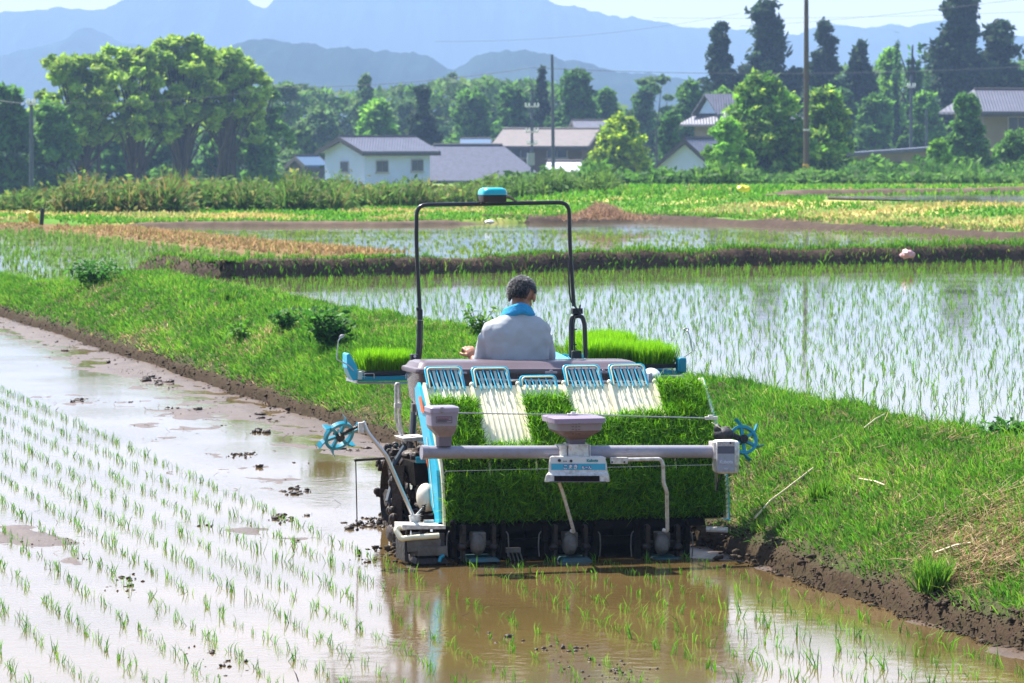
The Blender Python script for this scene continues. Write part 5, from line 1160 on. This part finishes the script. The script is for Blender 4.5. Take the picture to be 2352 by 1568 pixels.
# line marker
lm = MB().tube([P(814, 1057, .9), P(905, 1051, .9)], .009, 8).build('side_marker', MUDD, RT); MB().tube([P(817, 1056, .9), P(820.5, 1216, .9)], .0045, 6).build('marker_rod', BLK, lm); m = MB().ball(P(820.5, 1216, .9), (.012, .012, .012)).build('rod_tip', MUDD, lm)
m = MB(); m.tube([P(930, 1025, .9), P(898, 1078, .9)], .02, 8); m.tube([P(909, 1083, .9), P(890, 1152, .8)], .018, 8); m.box(P(897, 1153, .8), (.05, .03, .015)); m.tube([P(920, 1075, .9), P(905, 1130, .85)], .008, 6); m.build('side_strut', mat('slate_blue_steel', (.06, .09, .12), rough=.5, noise=.5, dark=(.08, .06, .05), nscale=10), RT)
# rear wheels: narrow lugged iron wheels caked with mud
def wheel(c, r_, name, nlug=12, w_=.07):
    m = MB(); n = 40; rg = []
    for k in range(n):
        a = 2*math.pi*k/n; d = Fv*math.cos(a)+Uv*math.sin(a); rg.append([c+d*(r_-.04)-Rv*.03, c+d*r_-Rv*.022, c+d*r_+Rv*.022, c+d*(r_-.04)+Rv*.03])
    m.loft(rg+[rg[0]], cap=False)
    for k in range(6): a = 2*math.pi*k/6; d = Fv*math.cos(a)+Uv*math.sin(a); m.tube([c, c+d*(r_-.03)], .016, 8)
    m.tube([c-Rv*.06, c+Rv*.06], .06, 14)
    rnd = random.Random(int(r_*1000)+nlug)
    lg = m
    for k in range(nlug):
        a = 2*math.pi*k/nlug; d = Fv*math.cos(a)+Uv*math.sin(a); q = c+d*(r_+.015); lg.box(q, (w_*2.1, .045, .06), (Rv, d.cross(Rv), d), taper=.8)
        for j in range(4): lg.ball(q+Rv*rnd.uniform(-w_, w_)+d*rnd.uniform(-.02, .04)+d.cross(Rv)*rnd.uniform(-.04, .04), (rnd.uniform(.015, .035),)*3, n=8, m=5)
    return lg.build(name, MUDM, RT)
wheel(P(944, 1175, .95), .40, 'rear_wheel', 14, .055); wheel(P(1455, 1180, .95), .40, 'rear_wheel', 14, .055)
m = MB(); m.loft([[P(900+j, y, f_) for j, f_ in ((0, .75), (q_, .70), (q_, 1.0), (0, 1.05))] for y, q_ in ((1068, 30), (1100, 26), (1150, 22), (1200, 24), (1240, 34), (1283, 30))]); m.ball(P(905, 1225, .8), (.05, .12, .07), n=12, m=8); m.ball(P(945, 1045, .85), (.07, .1, .04), n=12, m=8)
rnd = random.Random(3)
for k in range(46): y = rnd.uniform(1040, 1280); m.ball(P(rnd.uniform(900, 962), y, rnd.uniform(.66, .85)), (rnd.uniform(.012, .04),)*3, n=7, m=5)
m.build('mud_guard', MUDM, RT)
cc_ = P(978, 1142, .42); m = MB(); m.ball(cc_, (.062, .09, .095), n=18, m=12); m.box(P(990, 1160, .42), (.06, .08, .07)); m.build('chain_cover', mat('cream_cover', (.66, .62, .52), rough=.4, noise=.8, dark=(.3, .22, .14), nscale=14, thr=.66), RT, bevel=.01)
# left rail loop, step plate, bracket
MB().tube([P(941, 1022, 1.0), P(928, 1012, 1.05), P(915, 985, 1.1), P(909, 960, 1.1), P(909.5, 881, 1.1), P(917, 881, 1.12), P(917.5, 960, 1.12), P(923, 1000, 1.1), P(930, 1060, 1.05)], .0105, 10, round_=.03).build('grab_rail', WHITE, RT)
m = MB(); m.box(P(914, 931, 1.1), (.05, .03, .035)); m.build('rail_clip', WHITE, RT, bevel=.003)
m = MB(); m.prism([P(925, 1006, .9), P(981, 1003, .9), P(981, 1012, .9), P(929, 1014, .9)], Fv*.25); m.build('step_plate', WHITE, RT, bevel=.004, smooth=False)
m = MB(); m.tube([P(944, 1016, 1.0), P(938, 1055, .98)], .02, 8); m.tube([P(935, 1012, 1.1), P(931, 1050, 1.1)], .012, 8); m.tube([P(955, 1012, .95), P(965, 1060, .9)], .006, 6); m.build('step_stay', GCASE, RT)
m = MB(); m.box(P(955, 936, .9), (.06, .05, .055)); m.box(P(963, 938, .86), (.045, .05, .085)); m.build('square_bracket', mat('chrome_bracket', (.25, .22, .22), rough=.3, metal=.5), RT, bevel=.003)
m = MB(); m.prism([P(950, 1062, .5), P(985, 1060, .5), P(985, 1108, .5), P(955, 1115, .5)], Fv*.3); m.build('inner_cover', DARKM, RT, smooth=False)
m = MB()
for k in range(5): m.tube([P(955, 1050+k*3, .45), P(985, 1050+k*3, .45)], .004, 6)
m.build('cyan_hose', CYAN, RT)
# chassis, bonnet, floor and front wheels (mostly hidden)
m = MB(); m.box(L(-.02, 1.45, .50), (.62, 1.5, .22)); m.box(L(-.02, 1.0, .62), (.9, .6, .12)); m.build('chassis', DARKM, RT, bevel=.02)
m = MB(); m.box(L(-.02, 1.5, .66), (1.02, .95, .05)); m.build('floor', CYAN, RT, bevel=.01)
m = MB(); m.box(L(-.02, 2.35, .78), (.42, .75, .42), taper=.8); m.build('bonnet', CYANL, RT, bevel=.05)
m = MB(); m.box(L(-.0, 1.22, .86), (.46, .42, .10)); m.box(L(-.0, 1.02, 1.0), (.44, .08, .26)); m.build('seat', RUB, RT, bevel=.03)
m = MB(); m.tube([L(-.02, 2.05, .95), L(-.02, 1.85, 1.12)], .02, 8); c = L(-.02, 1.84, 1.13); nn = Vector(Fv*-.5+Uv*.85).normalized(); x = Rv; y = nn.cross(x)
m.tube([c+(x*math.cos(a)+y*math.sin(a))*.17 for a in np.linspace(0, 2*math.pi, 25)], .013, 8, cap=False); m.tube([c-x*.17, c+x*.17], .01, 6); m.build('steering_wheel', RUB, RT)
wheel(L(-.62, 2.3, .22), .33, 'front_wheel', 10, .05); wheel(L(.58, 2.3, .22), .33, 'front_wheel', 10, .05)
m = MB(); m.tube([L(-.62, 2.3, .22), L(.58, 2.3, .22)], .05, 10); m.tube([P(944, 1175, .95), P(1455, 1180, .95)], .06, 10); m.tube([L(0, .4, .35), L(0, 1.0, .5)], .04, 8); m.build('axle', MUDD, RT)

# guard frame with positioning receiver
FR = 1.75
fr = MB().tube([P(964, 712, FR), P(956.5, 560, FR), P(957, 470.5, FR), P(1133, 467.5, FR), P(1307, 464.5, FR), P(1309, 560, FR), P(1318, 703, FR)], .0145, 12, round_=.075).build('guard_frame', BLK, RT)
m = MB().tube([P(965, 735, FR), P(963.5, 800, FR), P(956, 850, FR), P(947, 1005, FR-.3)], .0225, 12, round_=.05).build('frame_post', BLK, fr)
m = MB().tube([P(1312, 826, FR), P(1311.5, 745, FR), P(1314, 726, FR), P(1337, 725, FR), P(1343, 745, FR), P(1345, 822, FR)], .0165, 12, round_=.04).build('frame_loop', BLK, fr)
m = MB(); m.box(P(964, 722, FR), (.035, .04, .075)); m.ball(P(960, 709, FR-.02), (.012, .012, .016)); m.box(P(1325, 714, FR), (.075, .045, .04)); m.tube([P(1331, 712, FR-.03), P(1333, 699, FR-.03)], .007, 6); m.build('hinge', RUB, fr, bevel=.004)
m = MB().tube([P(1309, 590, FR-.02), P(1306, 640, FR-.03), P(1310, 690, FR-.03), P(1324, 708, FR-.04), P(1333, 716, FR-.04), P(1330, 724, FR-.04), P(1321, 727, FR-.04), P(1318, 745, FR-.03), P(1319, 790, FR-.03), P(1321, 822, FR-.03)], .006, 8, round_=.03).build('frame_cable', RUB, fr)
m = MB()
for y in (756, 791): m.box(P(1320, y, FR-.03), (.028, .015, .008))
m.build('cable_tie', RUB, fr)
m = MB(); m.box(P(951, 833, FR-.1), (.05, .05, .12)); m.box(P(1324, 815, FR-.05), (.07, .03, .06)); m.build('mount_plate', RUB, fr, bevel=.006)
m = MB()
for a_ in ((953, 818), (954, 827), (953, 839)): m.tube([P(a_[0], a_[1], FR-.13), P(a_[0], a_[1], FR-.14)], .010, 8)
m.build('bolt', STEEL, fr)
def rr2(cx, py, hw, d, rad, n=5):
    c = P(cx, py, FR); pts = []
    for sx, sf, a0 in ((-1, -1, math.pi), (1, -1, 1.5*math.pi), (1, 1, 0), (-1, 1, .5*math.pi)):
        for k in range(n): a = a0+k/(n-1)*math.pi/2; pts.append(c+Rv*(sx*(hw-rad)+rad*math.cos(a))+Fv*(sf*(d-rad)+rad*math.sin(a)))
    return pts
rc = MB().loft([rr2(1132, 466, .070, .08, .02), rr2(1131.5, 462, .082, .09, .03), rr2(1131, 447, .086, .095, .035)]).build('receiver', mat('receiver_black', (.03, .03, .035), rough=.4), RT, angle=50)
MB().loft([rr2(1131, 447, .089, .098, .04), rr2(1131, 440, .088, .097, .04), rr2(1131, 434, .080, .09, .04), rr2(1131, 430.5, .062, .07, .04)]).build('receiver_cap', mat('receiver_cyan', (.0, .42, .52), rough=.3, coat=.4), rc, angle=60)
m = MB(); m.box(P(1133, 466.5, FR), (.2, .1, .008)); m.build('receiver_plate', RUB, rc)
m = MB(); m.tube([P(1160, 450, FR), P(1172, 454, FR), P(1186, 462, FR)], [.014, .011, .006], 8); m.tube([P(1172, 454, FR), P(1186, 463, FR), P(1216, 462, FR), P(1240, 466, FR)], .005, 6); m.build('antenna_cable', mat('tan_tape', (.22, .16, .11), rough=.5), rc)

# ---- spare seedling shelves with trays
TRAYM = mat('black_tray', (.022, .024, .03), rough=.5)
def seed_tray(name, lab, c, w_, d_, seed, n=5200, hh=(.12, .175), grp='seedling trays on the side shelves', depthdir=Fv):
    e = empty('seedling_tray', c, lab, 'seedling tray', grp); m = MB(); m.box(c+Fv*d_/2+Uv*.016, (w_, d_, .032), taper=1.03); m.build('tray', TRAYM, e, bevel=.004)
    r = np.random.default_rng(seed); x = r.uniform(-.49, .49, n)*w_; y = r.uniform(.01, .99, n)*d_; P_ = np.array([tuple(c+Rv*a+Fv*b+Uv*.03) for a, b in zip(x, y)])
    k = np.array([fbm(a*14, b*14, seed, 3) for a, b in zip(x, y)]); up = np.array([tuple(Uv+Rv*(a/w_)*.35-Fv*(.5-b/d_)*.25) for a, b in zip(x, y)])
    scatter_blades('leaves', P_, r.uniform(*hh, n)*(1+.3*k), r.uniform(.0035, .006, n), palette(n, [(.18, .44, .01), (.25, .54, .012), (.30, .58, .015), (.13, .34, .01)], r, .15), up=up, jit=.12, seed=seed, parent=e, bend=.35)
    e.children[-1]['kind'] = 'stuff'; return e
FS = 1.95
def shelf(x0, x1, ybeam, end_left, f, dp=.62):
    a, b = P(x0, ybeam, f), P(x1, ybeam, f); w_ = (b-a).length; c = (a+b)/2
    m = MB(); m.box(c, (w_, .02, .032)); m.box(c+Fv*dp, (w_, .02, .032)); sh = m
    for k in range(6): m.tube([a+Fv*dp*(.1+.16*k), b+Fv*dp*(.1+.16*k)], .011, 8)
    sh = m.build('seedling_shelf', CYAN, RT, bevel=.003)
    m = MB(); m.box(a-Uv*.024+Fv*dp/2, (.02, dp, .02)); m.box(b-Uv*.024+Fv*dp/2, (.02, dp, .02)); m.tube([a-Uv*.03, b-Uv*.03], .008, 6); m.build('shelf_rail', STEEL, sh)
    m = MB()
    for q in (a.lerp(b, .12), a.lerp(b, .80)): m.tube([q-Rv*.01+Uv*.0-Fv*.015, q-Rv*.01+Uv*.035-Fv*.015, q+Rv*.06+Uv*.035-Fv*.015, q+Rv*.06+Uv*.0-Fv*.015], .0035, 6, round_=.01)
    m.build('tray_clip', STEEL, sh); return sh, a, b
sh, a, b = shelf(822, 962, 869, True, FS, .32)
m = MB(); m.prism([P(797, 813, FS), P(803, 811, FS), P(821, 842, FS), P(822, 872, FS), P(811, 874, FS), P(804, 862, FS), P(797, 845, FS)], Fv*.14); m.build('end_plate', CYANL, sh, bevel=.006, smooth=False)
m = MB(); m.box(P(958.5, 873, FS), (.045, .06, .11)); m.build('shelf_socket', CYAN, sh, bevel=.006)
m = MB(); m.box(P(826, 862, FS), (.03, .05, .055)); m.build('end_bracket', PALE, sh, bevel=.004)
m = MB()
for k in range(4): m.tube([P(812+k*3, 824+k*7, FS+.3), P(832, 824+k*7, FS+.3)], .005, 6)
m.build('shelf_grid', PALE, sh)
hk = MB().tube([P(812, 851, FS), P(800, 838, FS), P(773, 825, FS), P(777, 782, FS), P(782, 776, FS), P(790, 772, FS), P(791, 769, FS), P(784, 769, FS), P(780, 773, FS), P(781, 777, FS)], .0045, 8, round_=.012).build('wire_hook', STEEL, sh)
seed_tray('t', 'black tray of tall seedlings alone on the left shelf', P(891, 862, FS+.01), .325, .28, 811, 3400)
sh, a, b = shelf(1352, 1568, 857, False, FS)
m = MB(); m.box(P(1564, 838, FS), (.058, .10, .11)); m.build('end_plate', CYAN, sh, bevel=.014)
hk = MB().tube([P(1563, 828, FS), P(1570, 820, FS), P(1591, 806, FS), P(1582, 763, FS), P(1576, 758, FS), P(1568, 756, FS), P(1576, 753, FS), P(1583, 756, FS), P(1578, 759, FS)], .0045, 8, round_=.012).build('wire_hook', STEEL, sh)
seed_tray('t', 'black tray of seedlings at the outer right end of the right shelf', P(1503, 846, FS+.01), .32, .56, 812, 5600)
seed_tray('t', 'tray of seedlings on the right shelf nearest the black loop post', P(1400, 838, FS+.03), .31, .56, 813, 5600)
sh2, a, b = shelf(1345, 1475, 827, False, FS+.66)
seed_tray('t', 'rearmost tray of seedlings, highest on the right shelf', P(1408, 820, FS+.67), .36, .50, 814, 5200)
m = MB(); m.prism([P(1262, 826, 1.5), P(1271, 808, 1.9), P(1277, 809, 1.9), P(1312, 826, 1.5)], Uv*.004)
for k in range(7): m.tube([P(1285+k*9, 816+k*.6, 1.9), P(1300+k*8, 828, 1.5)], .003, 5)
for k in range(4): m.tube([P(1290+k*4, 815+k*3, 1.85), P(1345, 813+k*3.2, 1.85)], .003, 5)
m.build('step_mesh', CYANL, RT, smooth=False)

# ------------------------------------------------------------------ the man on the seat
PX = 1.22
def pp_(x, y, f=PX): return P(x, y, f)
base = L(.0, 1.22, .91)
PR = empty('person', base, 'man seen from behind in a pale grey shirt with a blue towel round his neck', 'person')
def ring(cx, py, hw, d, f=PX, n=22, sq_=2.4, tiltz=0):
    c = P(cx, py, f); w_ = hw*((c.y)/FP); pts = []
    for k in range(n):
        a = 2*math.pi*k/n; ca, sa = math.cos(a), math.sin(a); pts.append(c+Rv*w_*math.copysign(abs(ca)**(2/sq_), ca)+Fv*d*math.copysign(abs(sa)**(2/sq_), sa)+Uv*tiltz*sa)
    return pts
body = MB()
hd = P(1199, 676, PX+.07); hx = (Rv*.93-Fv*-.0+Fv*0).normalized(); yaw = math.radians(-36); FX = Fv*math.cos(yaw)-Rv*math.sin(yaw)*1; FX.normalize(); RX = FX.cross(Uv); 
pit = math.radians(-18); FH = (FX*math.cos(pit)+Uv*math.sin(pit)).normalized(); UH = RX.cross(FH).normalized(); AH = (RX, FH, UH)
body.ball(hd+UH*.015, (.078, .098, .098), AH, 20, 14)                       # skull
body.ball(hd+FH*.045-UH*.05, (.058, .062, .068), AH, 16, 10)                # jaw
body.ball(hd+FH*.108-UH*.035, (.012, .02, .018), AH, 8, 6); body.ball(hd+FH*.095-UH*.005, (.012, .02, .03), AH, 8, 6)
for s_ in (-1, 1):
    body.ball(hd+RX*s_*.090+FH*.004-UH*.022, (.012, .022, .034), AH, 10, 7); body.ball(hd+FH*.085+RX*s_*.03+UH*.005, (.016, .012, .008), AH, 8, 5)
body.tube([hd-UH*.04-FH*.005, P(1192, 715, PX+.01), P(1189, 735, PX)], [.062, .058, .075], 14)
body.loft([ring(1189, 728, 26, .06), ring(1186, 745, 55, .085), ring(1183, 770, 68, .10), ring(1187, 825, 62, .11), ring(1190, 870, 54, .11), ring(1192, 925, 54, .13)])
shl, shr = P(1117, 772, PX), P(1250, 772, PX+.02)
ell = P(1106, 846, PX+.12); wrl = P(1088, 824, PX+.32); elr = P(1252, 850, PX+.12); wrr = L(.12, 1.80, 1.15)
body.tube([shl, ell, wrl], [.052, .043, .028], 12, round_=.05) if False else body.tube([shl, ell], [.052, .040], 12).tube([ell, wrl], [.042, .027], 12).ball(ell, (.043, .043, .043))
body.tube([shr, elr], [.052, .040], 12).tube([elr, wrr], [.042, .027], 12).ball(elr, (.043, .043, .043))
def hand(w0, up, side, thumb):
    """palm and five fingers; up = along the hand, side = across the palm"""
    up = up.normalized(); side = (side-up*side.dot(up)).normalized(); nrm = up.cross(side); c = w0+up*.045
    body.tube([w0, c, c+up*.03], [.027, .036, .034], 10); body.ball(c+up*.01, (.042, .020, .045), (side, nrm, up), 12, 8)
    for i, (o_, l_) in enumerate(((-.032, .062), (-.011, .074), (.011, .070), (.031, .054))):
        a_ = c+up*.045+side*o_; b_ = a_+up*l_*.40+nrm*.014; c_ = b_+up*l_*.10+nrm*l_*.5; d_ = c_-up*l_*.28+nrm*l_*.15; body.tube([a_-up*.02, a_, b_, c_, d_], [.0105, .011, .0100, .0092, .0078], 8)
    a_ = c-up*.01+side*.035*thumb; body.tube([a_, a_+side*thumb*.026+up*.018, a_+side*thumb*.036+up*.045+nrm*.012], [.013, .0115, .009], 8)
hand(wrl, (P(1077, 800, PX+.38)-wrl), Rv, -1); hand(wrr, Fv*.6+Uv*.5, Rv, -1)
hipc = P(1192, 925, PX)
for s_ in (-1, 1):
    hp = hipc+Rv*.09*s_-Uv*.0; kn = hp+Fv*.46+Uv*.04+Rv*.05*s_; an = kn+Fv*.06-Uv*.40; ft = an+Fv*.16-Uv*.03
    body.tube([hp, kn], [.085, .058], 12).ball(kn, (.058, .058, .058)).tube([kn, an], [.055, .038], 12).tube([an-Fv*.04, ft], [.042, .034], 10)
bo = body.build('body', SKIN, PR)
rm = bo.modifiers.new('remesh', 'REMESH'); rm.mode = 'VOXEL'; rm.voxel_size = .0062; rm.use_smooth_shade = True
sm = bo.modifiers.new('smooth', 'SMOOTH'); sm.iterations = 3; sm.factor = .5
sh_ = MB(); sh_.loft([ring(1190, 716, 30, .066, tiltz=-.012), ring(1189, 723, 38, .078), ring(1187, 731, 57, .092), ring(1187, 742, 76, .108), ring(1187, 755, 83, .12), ring(1186, 772, 82, .128), ring(1186, 795, 79, .134), ring(1187, 815, 74, .137), ring(1190, 835, 69, .14), ring(1191, 880, 66, .145), ring(1192, 925, 64, .155)])
el2 = shl.lerp(ell, .86); sh_.tube([shl, shl.lerp(ell, .45)-Rv*.004, el2-Rv*.008-Uv*.01], [.056, .060, .070], 14)
er2 = shr.lerp(elr, .80); sh_.tube([shr, shr.lerp(elr, .45)+Rv*.004, er2+Rv*.008], [.060, .064, .068], 14)
so_ = sh_.build('shirt', SHIRT, PR); rm = so_.modifiers.new('remesh', 'REMESH'); rm.mode = 'VOXEL'; rm.voxel_size = .0085; rm.use_smooth_shade = True
sm = so_.modifiers.new('smooth', 'SMOOTH'); sm.iterations = 7; sm.factor = .5
tx = bpy.data.textures.new('folds', 'CLOUDS'); tx.noise_scale = .12; tx.noise_depth = 2
dm = so_.modifiers.new('folds', 'DISPLACE'); dm.texture = tx; dm.strength = .028; dm.mid_level = .5; dm.texture_coords = 'LOCAL'
sm = so_.modifiers.new('smooth2', 'SMOOTH'); sm.iterations = 2; sm.factor = .5
tr_ = MB(); tr_.loft([ring(1192, 900, 60, .15), ring(1192, 930, 66, .165), ring(1192, 945, 62, .16)])
for s_ in (-1, 1):
    hp = hipc+Rv*.09*s_; kn = hp+Fv*.46+Uv*.04+Rv*.05*s_; an = kn+Fv*.06-Uv*.34
    tr_.tube([hp, kn], [.10, .072], 12).ball(kn, (.07, .07, .07)).tube([kn, an], [.068, .06], 12)
to_ = tr_.build('trousers', TROUS, PR); rm = to_.modifiers.new('remesh', 'REMESH'); rm.mode = 'VOXEL'; rm.voxel_size = .012; rm.use_smooth_shade = True
# hair cap: short strands over the back and top of the head
hm = MB(); hm.ball(hd+UH*.022-FH*.012, (.0885, .104, .102), AH, 26, 18); keep = []
for v in hm.v:
    q = v-(hd+UH*.022-FH*.012); fwd, upv = q.dot(FH), q.dot(UH)
    lim = -.062 if fwd < 0 else -.062+max(0, fwd)*1.1+.012
    if q.dot(RX) > .045 and fwd > -.05: lim = .012
    keep.append(upv > lim and not (fwd > .078 and upv < .05))
hm.f = [f for f in hm.f if all(keep[i] for i in f)]
ho = hm.build('hair', HAIR, PR); r = np.random.default_rng(77); P_ = []; D_ = []; Cc = []
while len(P_) < 9000:
    d = r.normal(0, 1, 3); d /= np.linalg.norm(d); q = RX*d[0]*.0885+FH*d[1]*.104+UH*d[2]*.102; fwd, upv = q.dot(FH), q.dot(UH); lim = -.066 if fwd < 0 else -.066+max(0, fwd)*1.1+.012
    if q.dot(RX) > .045 and fwd > -.05: lim = .006
    if upv < lim or (fwd > .078 and upv < .05): continue
    P_.append(tuple(hd+UH*.022-FH*.012+q)); D_.append(tuple(q.normalized()*.6-UH*.55-FH*(.35 if upv < .06 else -.2)))
    g = r.uniform(0, 1) < np.clip(.30+upv*6+.25*(r.uniform()), .12, .9); c = r.uniform(.16, .5) if g else r.uniform(.012, .03); Cc.append((c, c, c*1.02))  # paler strands toward the crown: the top highlight is put into their colour
scatter_blades('strands', np.array(P_), r.uniform(.014, .030, len(P_)), np.full(len(P_), .0020), np.array(Cc), up=np.array(D_), jit=.10, seed=5, parent=ho, bend=.2, m=mat('hair_strand', (.1, .1, .1), rough=.5, vcol=True))
# towel
tw = MB(); c = P(1190, 712, PX+.015)
for (dz, rad, rx, ry) in ((.0, .027, .088, .078), (.020, .025, .080, .072), (-.014, .025, .098, .086)):
    tw.tube([c+Rv*rx*math.cos(a)*(1+.03*math.sin(a*3))+Fv*ry*math.sin(a)+Uv*(dz-.004-.012*math.sin(a)-.004*math.cos(a*2)-.018*abs(math.cos(a))) for a in np.linspace(-math.pi, math.pi, 33)], rad, 10)
for s_ in (-1, 1): q = c+Rv*.05*s_+Fv*.085-Uv*.05; tw.tube([q, q+Fv*.03-Uv*.09, q+Fv*.03-Uv*.26], [.026, .028, .03], 8)
tw = tw.build('towel', TOWEL, PR); rm = tw.modifiers.new('remesh', 'REMESH'); rm.mode = 'VOXEL'; rm.voxel_size = .006; rm.use_smooth_shade = True
sm = tw.modifiers.new('smooth', 'SMOOTH'); sm.iterations = 2

# crumbling earth and trampled grass at the foot of the bank
r = np.random.default_rng(67); pts = []; rad = []
for _ in range(16000):
    u = 17+45*r.uniform()**1.5; w = r.uniform(-.01, .11)*(1 if r.uniform() < .8 else 1.8); p = bank_pt(u, w)
    if fbm(u*1.3, 3, 2, 3) < r.uniform(-.5, .3): continue
    pts.append((p.x+r.normal(0, .02), p.y, max(p.z, 0)+.004)); rad.append(r.uniform(.003, .010)*(1+1.3*(r.uniform() < .06)))
clods('bank_clods', pts, rad, mat('dark_crumbs', (.035, .022, .013), rough=.8, spec=.2, noise=.5, nscale=6, dark=(.08, .055, .03)), 24)
# mud thrown up beside the machine
r = np.random.default_rng(66); pts = []; rad = []
for cx, cy, n, s, sx, sy in ((1665, 1247, 130, .035, .10, .30), (1700, 1275, 60, .03, .12, .3), (900, 1275, 30, .02, .12, .15), (960, 1292, 40, .012, .2, .08)):
    c = onz(cx, cy)
    for j in range(n): pts.append((c.x+r.normal(0, sx), c.y+r.normal(0, sy), r.uniform(0, s*2.2))); rad.append(s*r.uniform(.4, 1.2))
clods('thrown_mud', pts, rad, mat('clod_earth', (.045, .03, .018), rough=.8, spec=.2, noise=.4, nscale=9, dark=(.09, .065, .03)), 14)

# ------------------------------------------------------------------ haze
hz_ = MB(); hz_.box((0, 2550, 120-6.6/2), (7600, 5300, 240+6.6), AXW)
ho_ = hz_.build('haze', None, smooth=False, kind='stuff'); hm_ = bpy.data.materials.new('haze'); hm_.use_nodes = True; nt = hm_.node_tree; nt.nodes.clear()
pv = nt.nodes.new('ShaderNodeVolumePrincipled'); pv.inputs['Color'].default_value = (.42, .64, 1, 1); pv.inputs['Density'].default_value = .00036; pv.inputs['Anisotropy'].default_value = .0
out = nt.nodes.new('ShaderNodeOutputMaterial'); nt.links.new(pv.outputs[0], out.inputs['Volume']); ho_.data.materials.append(hm_)

# lettering becomes plain mesh
bpy.context.view_layer.update(); dg = bpy.context.evaluated_depsgraph_get()
for o in [o for o in bpy.data.objects if o.type == 'FONT']:
    me = bpy.data.meshes.new_from_object(o.evaluated_get(dg)); n_ = o.name; mxl = o.matrix_local.copy(); par = o.parent; mt = o.data.materials[0]
    bpy.data.objects.remove(o); q = bpy.data.objects.new(n_, me); SC.collection.objects.link(q); q.parent = par; q.matrix_local = mxl
    if not me.materials: me.materials.append(mt)
